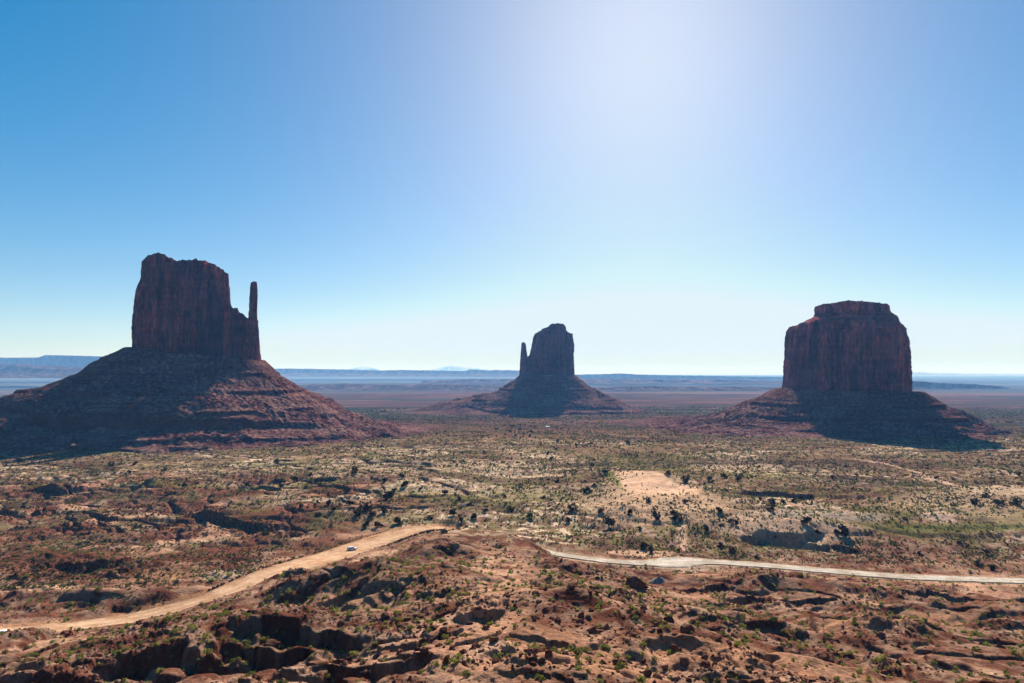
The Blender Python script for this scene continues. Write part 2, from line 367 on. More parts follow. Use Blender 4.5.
def plain_mat(name, col, rough=0.5, metal=0.0, spec=0.5):
    m, nt, out = new_mat(name)
    n = noise(nt, coords(nt, world=False), 3.0, 3, 0.6)
    c = mixc(nt, ramp(nt, n, [(0.3, G(0)), (0.7, G(1))]), tuple(k * 0.9 for k in col), tuple(min(1, k * 1.06) for k in col))
    p = finish(nt, out, c, rough, None, spec)
    if 'Metallic' in p.inputs: p.inputs['Metallic'].default_value = metal
    return m
M_ground = ground_mat(); M_cliff = cliff_mat(); M_talus = talus_mat(); M_rock = rock_mat()
M_roadA = road_mat('dirt_road_surface', (0.40, 0.225, 0.125), (0.53, 0.34, 0.21), True)
M_roadB = road_mat('gravel_road_surface', (0.40, 0.32, 0.24), (0.56, 0.48, 0.39), True)
M_shrub = leaf_mat('sagebrush_leaves', (0.085, 0.09, 0.02), (0.22, 0.22, 0.05), 0.4, 0.6)
M_shrub2 = leaf_mat('scrub_leaves', (0.028, 0.030, 0.011), (0.135, 0.145, 0.045), 0.3, 0.25)
M_juniper = leaf_mat('juniper_leaves', (0.014, 0.015, 0.007), (0.034, 0.031, 0.013), 0.12, 0.5)
M_bark = plain_mat('juniper_bark', (0.12, 0.085, 0.06), 0.9)
# ------------------------------------------------------------------ terrain mesh
def col_field(x, y, z, slope):
    n = len(x); r = np.hypot(x, y)
    red = np.array((0.155, 0.070, 0.046)); dred = np.array((0.078, 0.028, 0.018)); tan = np.array((0.47, 0.28, 0.185))
    pale = np.array((0.54, 0.42, 0.30)); mauve = np.array((0.125, 0.068, 0.045)); olive = np.array((0.145, 0.130, 0.045)); green = np.array((0.13, 0.15, 0.035))
    c = np.tile(red, (n, 1))
    def mixin(c, col, m): return c + (col - c) * np.clip(m, 0, 1)[:, None]
    c = mixin(c, dred, sstep(0.0, 0.5, fbm(x, y, 55, 3, 201)) * 0.85)
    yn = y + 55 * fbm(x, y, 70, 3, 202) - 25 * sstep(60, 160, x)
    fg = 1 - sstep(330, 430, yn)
    c = mixin(c, tan, sstep(0.12, 0.5, fbm(x, y, 34, 3, 204)) * 0.55 * fg * (1 - sstep(0.25, 0.6, slope)))
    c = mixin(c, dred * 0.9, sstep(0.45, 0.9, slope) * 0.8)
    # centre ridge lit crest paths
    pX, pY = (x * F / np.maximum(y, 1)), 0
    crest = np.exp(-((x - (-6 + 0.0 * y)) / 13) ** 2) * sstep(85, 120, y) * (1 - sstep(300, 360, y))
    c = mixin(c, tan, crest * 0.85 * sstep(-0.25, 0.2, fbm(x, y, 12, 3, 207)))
    mid = sstep(340, 430, yn)
    sandy = sstep(-0.25, 0.35, fbm(x, y, 130, 3, 211)) * mid
    c = mixin(c, mauve, mid * 0.75)
    c = mixin(c, pale * 0.92, (0.25 + 0.75 * sandy) * sstep(-0.15, 0.25, fbm(x, y, 9, 3, 209)) * (1 - sstep(900, 1300, y)))
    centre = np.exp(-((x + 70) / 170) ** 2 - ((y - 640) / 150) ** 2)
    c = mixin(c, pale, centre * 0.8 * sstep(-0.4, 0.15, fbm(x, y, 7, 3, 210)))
    # finely mottled scrub land
    mot = fbm(x, y, 11, 3, 215)
    c = mixin(c, np.array((0.075, 0.042, 0.030)), mid * sstep(-0.05, 0.35, fbm(x * .6, y, 60, 4, 213)) * 0.8 * (1 - sstep(1500, 3000, r)))
    c = mixin(c, olive, mid * sstep(-0.1, 0.3, mot) * 0.6 * (1 - sstep(1500, 3000, r)))
    c = mixin(c, green, mid * sstep(0.2, 0.5, fbm(x * 0.5, y, 90, 3, 218)) * 0.3 * (1 - sstep(800, 1200, y)))
    left = sstep(-20, -140, x) * sstep(300, 360, y) * (1 - sstep(560, 740, y))
    c = mixin(c, dred * 1.5, left * 0.85 * sstep(-0.35, 0.2, fbm(x, y, 60, 3, 221)))
    c = mixin(c, tan, left * sstep(0.25, 0.5, fbm(x, y, 40, 3, 224)) * 0.6)
    # far plain bands
    far = sstep(1000, 1700, y)
    b = fbm(x * 0.25, y, 420, 4, 231); b2 = fbm(x * 0.2, y * 0.8, 1500, 3, 234)
    c = mixin(c, np.array((0.066, 0.036, 0.036)), far * 0.95)
    c = mixin(c, np.array((0.034, 0.038, 0.030)), far * sstep(-0.1, 0.15, b) * 0.9)
    c = mixin(c, np.array((0.17, 0.10, 0.085)), far * sstep(0.0, 0.3, b2) * 0.75 * (1 - sstep(6000, 9000, r)))
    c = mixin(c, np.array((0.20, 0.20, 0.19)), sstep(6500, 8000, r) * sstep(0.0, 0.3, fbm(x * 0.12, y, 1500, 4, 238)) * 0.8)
    c = mixin(c, np.array((0.15, 0.085, 0.068)), far * sstep(0.05, 0.3, fbm(x * 0.3, y, 130, 4, 236)) * 0.7 * (1 - sstep(4000, 6500, r)))
    c = mixin(c, np.array((0.05, 0.042, 0.030)), far * sstep(0.05, 0.35, fbm(x * 0.6, y, 38, 3, 237)) * 0.6 * (1 - sstep(2500, 5000, r)))
    c = mixin(c, np.array((0.050, 0.068, 0.078)), sstep(4300, 7500, r) * (0.95 - 0.5 * sstep(0.0, 0.3, fbm(x * 0.15, y, 1100, 3, 239))))  # blue of distant haze put into the ground colour, growing with distance
    for (px_, py_, Y_, rx_, ry_, k_) in ((760, 470, 760, 210, 60, .75), (840, 488, 640, 90, 34, .8), (690, 435, 1080, 190, 90, .85), (420, 447, 960, 240, 50, .6), (130, 515, 540, 80, 30, .5), (540, 478, 680, 60, 18, .6)):
        X0, Y0, _ = P(px_, py_, Y_); q = np.hypot((x - X0) / rx_, (y - Y0) / ry_) + 0.45 * fbm(x, y, 45, 3, 290)
        c = mixin(c, np.array((0.068, 0.045, 0.038)), (1 - sstep(0.45, 1.15, q)) * k_ * (0.45 + 0.55 * sstep(-0.25, 0.15, fbm(x, y, 8, 3, 291))))
    for pts in (((850, 468, 800), (885, 471, 760), (920, 479, 690), (940, 486, 640), (958, 493, 605), (990, 495, 600)), ((925, 507, 550), (938, 515, 515), (941, 522, 492), (965, 527, 478)),
                ((700, 510, 520), (682, 532, 455), (684, 552, 405)), ((860, 522, 490), (800, 516, 510), (770, 512, 530))):
        d, _ = road_near(x, y, poly(pts, 6)); c = mixin(c, np.array((0.42, 0.28, 0.20)), (1 - sstep(1.5, 4.5, d + 2.0 * fbm(x, y, 9, 2, 295))) * 0.9)
    # scarps red
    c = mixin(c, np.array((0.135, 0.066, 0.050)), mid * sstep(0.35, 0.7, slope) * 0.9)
    # named places: bare sand, sandy slope, washes
    def blob(px, py, Y, rx, ry, colr, k, hard=0.35, seed=0):
        nonlocal c
        X0, Y0, _ = P(px, py, Y)
        q = np.hypot((x - X0) / rx, (y - Y0) / ry) + 0.30 * fbm(x, y, min(rx, ry) * 0.9 + 3, 3, 250 + seed)
        c = mixin(c, np.array(colr), (1 - sstep(1 - hard, 1 + hard * 0.3, q)) * k)
    blob(665, 522, 515, 74, 66, (0.432, 0.292, 0.188), 0.85, 0.6, 1)
    blob(640, 487, 605, 34, 62, (0.544, 0.360, 0.240), 1.0, 0.55, 2); blob(670, 494, 568, 30, 32, (0.544, 0.360, 0.240), 1.0, 0.35, 24)
    blob(790, 535, 455, 60, 32, (0.416, 0.288, 0.200), 0.8, 0.5, 3)
    blob(960, 515, 520, 60, 60, (0.416, 0.304, 0.192), 0.55, 0.6, 4)
    blob(1000, 500, 580, 40, 36, (0.448, 0.336, 0.224), 0.6, 0.5, 5)
    blob(640, 553, 392, 22, 9, (0.496, 0.320, 0.208), 0.9, 0.3, 6)
    blob(695, 567, 352, 16, 12, (0.400, 0.288, 0.216), 0.95, 0.3, 7)
    blob(330, 582, 290, 10, 14, (0.440, 0.264, 0.160), 0.7, 0.4, 8)
    blob(375, 563, 335, 12, 24, (0.496, 0.320, 0.208), 0.85, 0.35, 9)
    blob(225, 574, 325, 10, 12, (0.376, 0.288, 0.216), 0.9, 0.25, 10)
    blob(40, 600, 300, 22, 9, (0.440, 0.280, 0.176), 0.75, 0.35, 11)
    blob(150, 580, 325, 26, 18, (0.336, 0.184, 0.104), 0.7, 0.5, 12)
    blob(30, 488, 640, 30, 6, (0.440, 0.320, 0.232), 0.8, 0.4, 13)
    blob(820, 527, 480, 60, 14, (0.320, 0.256, 0.200), 0.8, 0.4, 14)
    blob(1010, 588, 322, 30, 16, (0.416, 0.264, 0.176), 0.85, 0.5, 15)
    blob(745, 470, 730, 60, 26, (0.464, 0.344, 0.232), 0.6, 0.5, 16)
    blob(545, 458, 820, 22, 22, (0.496, 0.368, 0.264), 0.7, 0.4, 17)
    blob(540, 485, 650, 40, 8, (0.464, 0.352, 0.240), 0.6, 0.4, 18)
    blob(610, 478, 640, 6, 70, (0.104, 0.128, 0.028), 0.7, 0.4, 19)
    blob(960, 530, 460, 90, 8, (0.120, 0.136, 0.036), 0.6, 0.5, 20)
    blob(200, 495, 590, 90, 14, (0.120, 0.124, 0.040), 0.5, 0.6, 21)
    blob(930, 485, 650, 6, 40, (0.416, 0.288, 0.208), 0.9, 0.3, 22)
    blob(938, 522, 480, 12, 14, (0.416, 0.296, 0.224), 0.9, 0.3, 23)
    for (px_, py_, Y_, rx_, ry_) in ((500, 615, 175, 10, 30), (590, 675, 112, 12, 8), (500, 675, 108, 9, 8), (690, 672, 124, 16, 7), (810, 674, 142, 22, 6), (530, 592, 205, 16, 16), (470, 640, 140, 10, 12), (570, 650, 130, 14, 8), (430, 605, 190, 20, 8), (330, 600, 225, 22, 7),
                                     (260, 610, 210, 14, 10), (760, 670, 133, 26, 8), (640, 605, 220, 14, 14), (720, 610, 250, 12, 30), (560, 672, 112, 14, 6), (850, 645, 200, 24, 8), (930, 628, 230, 26, 9)):
        blob(px_, py_, Y_, rx_, ry_, (0.352, 0.196, 0.120), 0.7, 0.5, int(px_) % 97 + 30)
    for R, colr in ((RA, (0.40, 0.22, 0.12)), (RB, (0.42, 0.29, 0.19))):
        d, _ = road_near(x, y, R); w = rwid(R, x)
        c = mixin(c, np.array(colr), np.where(d < 60, 1 - sstep(w, w + 5, d + 3 * fbm(x, y, 8, 2, 299)), 0) * 0.8)
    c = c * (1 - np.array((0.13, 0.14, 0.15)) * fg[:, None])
    return np.clip(c * np.array((1.12, 1.03, 0.98)), 0.008, 0.8)
cols_deg = np.concatenate([np.linspace(-180, -50, 50, endpoint=False), np.linspace(-50, -41, 60, endpoint=False), np.linspace(-41, 41, 1240, endpoint=False),
                           np.linspace(41, 50, 60, endpoint=False), np.linspace(50, 180, 50, endpoint=False)])
rows = np.concatenate([np.geomspace(2, 70, 26, endpoint=False), np.geomspace(70, 420, 560, endpoint=False), np.geomspace(420, 1300, 260, endpoint=False), np.geomspace(1300, 5000, 150, endpoint=False), np.geomspace(5000, 48500, 60)])
A, Rr = np.meshgrid(np.radians(cols_deg), rows)
TX = (np.sin(A) * Rr); TY = (np.cos(A) * Rr)
TZ = H(TX.ravel(), TY.ravel()).reshape(TX.shape)
nr, nc = TX.shape
gz_r = np.gradient(TZ, axis=0) / np.gradient(Rr, axis=0)
gz_a = np.gradient(TZ, axis=1) / (np.gradient(A, axis=1) * Rr)
SL = np.hypot(gz_r, gz_a)
V = np.stack([TX.ravel(), TY.ravel(), TZ.ravel()], 1)
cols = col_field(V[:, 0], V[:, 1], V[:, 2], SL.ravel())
i = np.arange(nr - 1)[:, None] * nc; j = np.arange(nc)[None, :]; j2 = (j + 1) % nc
quads = np.stack([i + j, i + j2, i + nc + j2, i + nc + j], -1).reshape(-1, 4)[:, ::-1]
V = np.vstack([V, [[0, 0, -2]]]); cols = np.vstack([cols, cols[:1]])
fan = np.stack([np.full(nc, nr * nc), np.arange(nc), (np.arange(nc) + 1) % nc], 1)[:, ::-1]
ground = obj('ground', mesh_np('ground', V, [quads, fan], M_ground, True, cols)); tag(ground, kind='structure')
# occlusion table for deciding which shrubs can be seen
TAN = TZ / Rr
CUM = np.maximum.accumulate(TAN, axis=0)
def visible(x, y, z, h):
    a = np.degrees(np.arctan2(x, y)); ci = np.clip(np.searchsorted(cols_deg, a), 0, nc - 1); r = np.hypot(x, y)
    ri = np.clip(np.searchsorted(rows, r) - 2, 0, nr - 1)
    return (z + h) / r > CUM[ri, ci]
def on_ground(px, py, ymin=70, ymax=2500):
    Y = np.geomspace(ymin, ymax, 5000); X = (px - HX) / F * Y; zl = -(py - HY) / F * Y
    hz = H(X, Y); k = np.argmax(hz >= zl)
    return X[k], Y[k], hz[k]
# ------------------------------------------------------------------ roads
def ribbon(name, R, mat, wf):
    t = np.gradient(R[:, :2], axis=0); t /= np.linalg.norm(t, axis=1)[:, None]; nrm = np.stack([-t[:, 1], t[:, 0]], 1)
    S = np.linspace(-1, 1, 41); w = wf(R) ; vs = []; cs = []
    for k, s in enumerate(S):
        e = 0 if abs(s) < 0.99 else 1
        ww = w * (1 + 0.05 * e + 0.16 * fbm(R[:, 0] + 50 * np.sign(s), R[:, 1], 7, 3, 301) * abs(s))
        rut = sum(np.exp(-((s * w + 0.8 * pn(R[:, 0] / 40, R[:, 1] / 40, 303) - c) / 0.45) ** 2) for c in (-3.6, -1.8, 1.6, 3.4))
        k = (0.86 + 0.24 * np.clip(rut, 0, 1)) * (1 - 0.45 * sstep(0.72, 1.0, abs(s) + 0.25 * fbm(R[:, 0], R[:, 1] + 9 * np.sign(s), 5, 2, 304)))
        cs.append(np.stack([k, k * (0.99 - 0.04 * (abs(s) > .8)), k * (0.98 - 0.08 * (abs(s) > .8))], 1))
        p = R[:, :2] + nrm * (s * ww)[:, None]
        z = R[:, 2] + 0.05 - 0.12 * e * 3 + 0.05 * np.cos(s * 9)
        vs.append(np.stack([p[:, 0], p[:, 1], z], 1))
    V = np.stack(vs, 1).reshape(-1, 3); m = len(S); n = len(R)
    i = np.arange(n - 1)[:, None] * m; j = np.arange(m - 1)[None]
    q = np.stack([i + j, i + j + 1, i + m + j + 1, i + m + j], -1).reshape(-1, 4)[:, ::-1]
    o = obj(name, mesh_np(name, V, q, mat, True, np.stack(cs, 1).reshape(-1, 3))); tag(o, kind='structure'); return o
ribbon('dirt_road', RA, M_roadA, lambda R: rwid(RA, R[:, 0]))
ribbon('gravel_road', RB, M_roadB, lambda R: np.interp(R[:, 0], [10, 60, 1000], [2.6, 4.4, 5.0]) + rwid(RB, R[:, 0]) - WB)
# ------------------------------------------------------------------ buttes
def n3(x, y, z, s, octv, seed):   # cheap 3-d like noise, z stretched by the caller
    return 0.5 * (fbm(x + 0.7 * z, y - 0.4 * z, s, octv, seed) + fbm(y * 0.9 + 31 + 0.3 * z, x * 1.1 - 0.6 * z, s, octv, seed + 7)) * 1.5
def cliff(name, D, levels, top, depth, yoff=0.0, parent=None, n_exp=2.35, nth=1000, nz=240, amp=1.0, sink=30, mat=None, label=None, flute=13.0, lean=0.0):
    """levels: (py, px_left, px_right) bottom..top; top: (px, py) skyline of the top; depth in m (half)"""
    lv = np.array(sorted(levels, key=lambda l: -l[0]), float); tp = np.array(top, float)
    yoff = yoff + 0.30 * depth; s = (D + yoff - 0.25 * depth) / F
    t = np.linspace(0, 1, nz); pyb, pyt = lv[0, 0], lv[-1, 0]; py = pyb + (pyt - pyb) * t
    order = np.argsort(lv[:, 0])
    xl = np.interp(py, lv[order, 0], lv[order, 1]); xr = np.interp(py, lv[order, 0], lv[order, 2])
    th = np.linspace(0, 2 * np.pi, nth, endpoint=False)
    ct, st = np.cos(th), np.sin(th)
    ex = np.sign(ct) * np.abs(ct) ** (2 / n_exp); ey = np.sign(st) * np.abs(st) ** (2 / n_exp)
    wid0 = (xr[0] - xl[0])
    cx = ((xl + xr) / 2)[:, None]; hx = ((xr - xl) / 2)[:, None]
    tl, tr = xl.copy(), xr.copy(); al, ar = xl.copy(), xr.copy()
    for _ in range(5):       # allow for the nearer parts of the wall looking wider
        cx = ((al + ar) / 2)[:, None]; hx = ((ar - al) / 2)[:, None]
        PXm = cx + hx * ex[None]
        X = (PXm - HX) * s
        Yd = D + yoff + depth * np.clip(hx / (wid0 / 2), 0.05, 3) ** 0.9 * ey[None]
        ap = HX + F * X / Yd
        al = al + (tl - ap.min(1)); ar = ar + (tr - ap.max(1))
    # top rises and falls along x
    st_ = (D + yoff - 0.75 * depth) / F
    zt = -(np.interp(PXm, tp[:, 0], tp[:, 1]) - HY) * st_; zb = -(pyb - HY) * s - sink
    zlev = -(py - HY) * s; zt0 = zlev[-1]
    T = ((zlev - zlev[0]) / (zlev[-1] - zlev[0]))[:, None]
    Z = zb + (zt - zb) * T
    # fluting: tall joints, pillars, some ledges
    fx = ct[None] + 0 * Z; fy = st[None] + 0 * Z
    
    d = amp * (13 * n3(X, Yd, Z * 0.10, 46, 3, 401) + 17 * n3(X, Yd, Z * 0.06, flute * 1.3, 3, 411)
               - 10.0 * np.exp(-(n3(X, Yd, Z * 0.04, flute * 2.4, 2, 421) / 0.05) ** 2) + 2.6 * n3(X, Yd, Z * 0.5, 8, 3, 431)) - amp * 1.5
    d += amp * 2.2 * (np.floor(4 * fbm(Z * 0 + X * 0.04, Z, 22, 2, 441)) / 4)
    edge = (0.22 + 0.78 * (1 - np.abs(ct[None]) ** 4)) * (1 - 0.5 * sstep(0.85, 1.0, T))
    X = X + ct[None] * d * edge; Yd = Yd + st[None] * d
    pn_ = HX + F * X / Yd; jag = 0.9 * fbm(Z, X * 0, 9, 3, 471)          # keep the measured width, with a ragged edge
    X = X - np.maximum(pn_ - (tr[:, None] + 0.3 + jag), 0) * 0.9 * Yd / F + np.maximum((tl[:, None] - 0.3 - jag) - pn_, 0) * 0.9 * Yd / F
    zt2 = -(np.interp(HX + F * X / Yd, tp[:, 0], tp[:, 1]) - HY) * st_; Z = zb + (zt2 - zb) * T
    Z = Z + np.where(T > 0.93, 2.6 * amp * n3(X, Yd, 0 * Z, 9, 2, 451), 0)
    V = [np.stack([X, Yd, Z], -1).reshape(-1, 3)]
    i = np.arange(nz - 1)[:, None] * nth; j = np.arange(nth)[None]; j2 = (j + 1) % nth
    q = [np.stack([i + j, i + j2, i + nth + j2, i + nth + j], -1).reshape(-1, 4)]
    base = (nz - 1) * nth; nring = 10; k0 = nz * nth
    xm = X[-1].mean(); ym = Yd[-1].mean()
    for k in range(1, nring + 1):
        f = 1 - k / nring * 0.98
        x_ = xm + (X[-1] - xm) * f; y_ = ym + (Yd[-1] - ym) * f
        pxx = HX + F * x_ / y_
        z_ = -(np.interp(pxx, tp[:, 0], tp[:, 1]) - HY) * st_ + 1.4 * amp * n3(x_, y_, 0, 11, 3, 461)
        V.append(np.stack([x_, y_, z_], 1))
        a = base if k == 1 else k0 + (k - 2) * nth; b = k0 + (k - 1) * nth
        jj = np.arange(nth); jn = (jj + 1) % nth
        q.append(np.stack([a + jj, a + jn, b + jn, b + jj], 1))
    last = k0 + (nring - 1) * nth
    q.append(np.arange(last, last + nth)[None, :])
    q = [np.concatenate(q[:-1]), q[-1]]
    o = obj(name, mesh_np(name, np.vstack(V), q, mat or M_cliff, False), parent)
    if label: o['label'] = label
    return o
def talus(D, pxc, halfx, halfy, left, right, front, parent, label=None, rmax=470, ledges=(), nth=1100, nu=300, seed=0, yoff=0):
    """left/right: px,py outlines starting at the foot of the cliff; front: (u m, z m)"""
    s = D / F; X0 = (pxc - HX) * s; Y0 = D + yoff
    def prof(pts, sign):
        p = np.array(pts, float); X = (p[:, 0] - HX) * s; z = -(p[:, 1] - HY) * s
        u = (X - X[0]) * sign; return u, z
    uL, zL = prof(left, -1); uR, zR = prof(right, 1); f = np.array(front, float)
    th = np.linspace(0, 2 * np.pi, nth, endpoint=False)
    u = np.concatenate([np.linspace(-25, 0, 8, endpoint=False), np.linspace(0, rmax, nu)])
    U, TH = np.meshgrid(u, th, indexing='ij'); ct, st = np.cos(TH), np.sin(TH)
    rc = 1 / ((np.abs(ct / halfx) ** 2.6 + np.abs(st / halfy) ** 2.6) ** (1 / 2.6))
    R = rc + U; X = X0 + R * ct; Y = Y0 + R * st
    un = U * (1 + 0.13 * fbm(X, Y, 120, 3, 501 + seed)) - 0.0
    zl = np.interp(un, uL, zL); zr = np.interp(un, uR, zR); zf = np.interp(un, f[:, 0], f[:, 1])
    a = sstep(-0.85, 0.85, ct); side = lerp(zl, zr, a); w = np.abs(st) ** 1.5
    Z = lerp(side, zf, w)
    rub = sstep(0, 30, U)
    gul = ridged(TH * 14, U * 0.010, 1.0, 3, 521 + seed)
    knob = sstep(-0.3, 0.3, fbm(X, Y, 80, 2, 525 + seed)); out_ = 1 - sstep(rmax * .55, rmax * .9, U)
    Z = Z + rub * ((1.2 * gul * sstep(0, 120, U) + 4.0 * knob * (ridged(X, Y, 52, 3, 527 + seed) - .2)) * out_ + (1.2 + 1.8 * knob * out_) * ridged(X, Y, 20, 3, 531 + seed) + (0.7 + 1.3 * knob) * ridged(X, Y, 8, 3, 541 + seed) - 2.5)
    for (zc, hh, am) in ledges:     # bands of bedrock standing out as steps
        lm = am * sstep(-0.25, 0.2, fbm(X, Y, 90, 2, 551 + int(zc)))
        q = (Z - zc) / hh
        Z = np.where(np.abs(q) < 1, lerp(Z, zc + hh * np.sign(q) * np.abs(q) ** 0.28 if hh > 0 else Z, lm), Z)
    g = H(X.ravel(), Y.ravel()).reshape(X.shape)
    k = sstep(rmax * 0.55, rmax * 0.98, U)
    Z = lerp(Z, g + 0.6, k) - 4.0 * sstep(rmax * 0.985, rmax, U)
    Zb = np.maximum(Z, np.where(U > rmax * 0.97, -1e9, g - 1.5))
    gr = np.gradient(Z, axis=0) / np.gradient(U, axis=0)
    X_, Y_, Z_ = X.ravel(), Y.ravel(), Z.ravel()
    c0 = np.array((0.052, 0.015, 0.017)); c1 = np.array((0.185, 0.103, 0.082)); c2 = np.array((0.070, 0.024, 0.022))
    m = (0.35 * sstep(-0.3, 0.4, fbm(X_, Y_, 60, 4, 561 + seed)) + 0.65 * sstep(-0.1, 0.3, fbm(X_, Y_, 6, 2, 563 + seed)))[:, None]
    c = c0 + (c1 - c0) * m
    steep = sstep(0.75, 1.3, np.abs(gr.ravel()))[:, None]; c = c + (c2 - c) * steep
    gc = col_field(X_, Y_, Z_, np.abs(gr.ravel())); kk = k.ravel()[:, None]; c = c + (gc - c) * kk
    n_u = len(u); i = np.arange(n_u - 1)[:, None] * nth; j = np.arange(nth)[None]; j2 = (j + 1) % nth
    q = np.stack([i + j, i + j2, i + nth + j2, i + nth + j], -1).reshape(-1, 4)[:, ::-1]
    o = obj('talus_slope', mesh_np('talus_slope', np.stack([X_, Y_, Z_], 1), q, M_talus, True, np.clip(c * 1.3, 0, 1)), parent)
    return o
# west
D1 = 1200.0
b1 = thing('butte', 'tall flat-topped red butte with a thin thumb spire at its right end, at the left', 'butte')
cliff('cliff', D1, [(356, 131, 238), (347, 131.6, 236), (330, 132, 233), (307, 132.0, 231.5), (292, 133.5, 230.6), (280, 135, 230), (268, 138, 229), (258, 142, 227.5)],
      [(126, 276), (134, 270), (139, 266), (143, 260), (147, 256), (153, 254), (158, 253), (164, 254), (169, 257.5), (175, 260.5), (183, 259), (192, 259.3), (200, 260), (210, 262), (214, 263), (220, 265.5), (227, 269), (232, 272)],
      62, parent=b1, sink=35)
cliff('shoulder', D1, [(366, 222, 264.5), (352, 222, 264), (338, 223, 260.5), (325, 224, 259.5), (306, 226, 258.5)],
      [(222, 300), (230, 302), (232, 308), (237, 307.5), (239, 312.5), (243, 314), (247, 318), (250, 319), (259, 319), (266, 340)], 30, yoff=-14, parent=b1, sink=38, amp=0.62, nth=500, nz=160, flute=9)
cliff('thumb_spire', D1, [(330, 246.5, 260.0), (318, 247.6, 258.9), (311, 248.4, 257.6), (302, 249.0, 257.4), (291, 249.6, 258.0), (286, 250.2, 257.6), (281, 250.8, 257)],
      [(246, 283), (251, 282), (254, 280.8), (257, 281.6), (260, 283)], 10.5, yoff=-14, parent=b1, sink=25, amp=0.20, nth=260, nz=200, flute=6)
talus(D1, 196, 116, 70, [(131, 347), (111, 358), (101, 364), (91, 373), (67, 383), (44, 391), (32, 395), (0, 405), (-60, 424), (-110, 435)],
      [(264, 361), (279.5, 376), (300, 391), (320, 400), (339, 409), (352, 417), (365, 422.5), (380, 426), (391.7, 428), (404, 434.5), (430, 436), (470, 438)],
      [(0, 30), (40, 6), (95, -25), (150, -52), (172, -62), (180, -80), (205, -85), (232, -89), (237, -94), (275, -97), (280, -101), (330, -104), (520, -108)], b1,
      ledges=((-4, 5, 0.8), (-33, 6, 0.8), (-60, 6, 0.7)), rmax=430, seed=0)
# centre
D2 = 2400.0
b2 = thing('butte', 'small hazy distant butte with a short spire on its left, in the centre', 'butte')
cliff('cliff', D2, [(382, 527, 577), (370, 528, 575.4), (344, 530.2, 574.4), (335, 532.6, 573.3), (332, 535, 573)],
      [(525, 338), (532, 336), (534, 333.5), (540, 331), (545, 329), (566, 330), (568, 332), (573, 334), (577, 336)], 66, parent=b2, sink=40, amp=1.15)
cliff('shoulder', D2, [(384, 519.5, 537), (366, 520.5, 535), (356, 521.5, 534)], [(518, 362), (521, 359), (526, 358), (529, 355.5), (531, 352), (537, 346)], 24, parent=b2, sink=30, amp=0.4, nth=300, nz=90, flute=8)
cliff('cap_rock', D2, [(336, 538, 570), (330.5, 540.3, 566.6), (326.5, 541.5, 566), (325.5, 549, 565.5)],
      [(540, 327.5), (548, 326.3), (551, 323.6), (558, 323), (563.5, 323.6), (566, 326)], 46, parent=b2, sink=20, amp=0.5, nth=400, nz=60)
cliff('thumb_spire', D2, [(382, 518, 531.5), (372, 519, 529.5), (358, 520, 528), (353, 520.4, 528.2), (347, 521.0, 527.0), (342.5, 521.4, 526.0)],
      [(520, 343.5), (523, 342), (525, 342.6), (530, 352)], 16, parent=b2, sink=30, amp=0.4, nth=300, nz=160, flute=8)
talus(D2, 550, 92, 80, [(519.5, 372), (508, 380.5), (497.6, 388), (486, 393), (470, 396.5), (450, 400), (420, 404), (390, 407)],
      [(576, 375.5), (591, 388), (606, 395), (620.6, 402.5), (630, 408), (640, 410.5), (700, 413)],
      [(0, -10), (60, -50), (130, -88), (190, -108), (196, -117), (260, -124), (266, -131), (360, -134), (600, -138)], b2, ledges=((-60, 7, 0.8), (-95, 6, 0.8)), rmax=470, seed=40)
# right
D3 = 1400.0
M_cliff3 = cliff_mat('pale_butte_cliff', (0.24, 0.068, 0.068))
b3 = thing('butte', 'broad barrel-shaped red butte with a stepped cap, standing at the right', 'butte')
cliff('cliff', D3, [(400, 780.5, 913), (389, 781.3, 912), (372, 781.8, 912.5), (343, 784.5, 911.2), (334, 785.2, 909.5), (326, 786.5, 907.5), (323, 789, 905)],
      [(780, 325), (787, 323.8), (794, 323.2), (800, 321), (812, 320), (846, 319), (880, 320), (900, 322), (908, 327)], 118, yoff=-35, parent=b3, mat=M_cliff3, sink=40, amp=1.1, n_exp=2.5, nth=1100)
cliff('upper_slope', D3, [(326, 793, 905), (322, 796, 903), (318.5, 800.5, 901), (314.5, 807, 899.3), (311.5, 813, 895), (309, 816, 891)],
      [(790, 310), (915, 310)], 100, yoff=-30, parent=b3, mat=M_cliff3, sink=8, amp=0.35, nth=600, nz=60, n_exp=2.3)
cliff('cap_rock', D3, [(311, 813.5, 892), (308, 815, 891), (304, 814.2, 890), (302.5, 815, 889.5)],
      [(812, 304), (820, 302.2), (834, 302), (848, 300.8), (860, 301), (871, 302.2), (888, 303.6), (893, 305)], 75, yoff=-30, parent=b3, mat=M_cliff3, sink=6, amp=0.55, nth=500, nz=50, n_exp=2.4)
talus(D3, 846.5, 134, 112, [(781, 388), (763, 398.5), (741, 409.5), (722, 418.5), (700, 423.5), (670, 426), (640, 428), (600, 430)],
      [(911, 391), (934, 408), (953, 419), (975, 431), (997, 437), (1024, 440), (1080, 444)],
      [(0, -37), (45, -62), (90, -80), (96, -88), (140, -98), (146, -103), (260, -108), (520, -110)], b3, ledges=((-64, 6, 0.8), (-86, 6, 0.8)), rmax=420, seed=80)
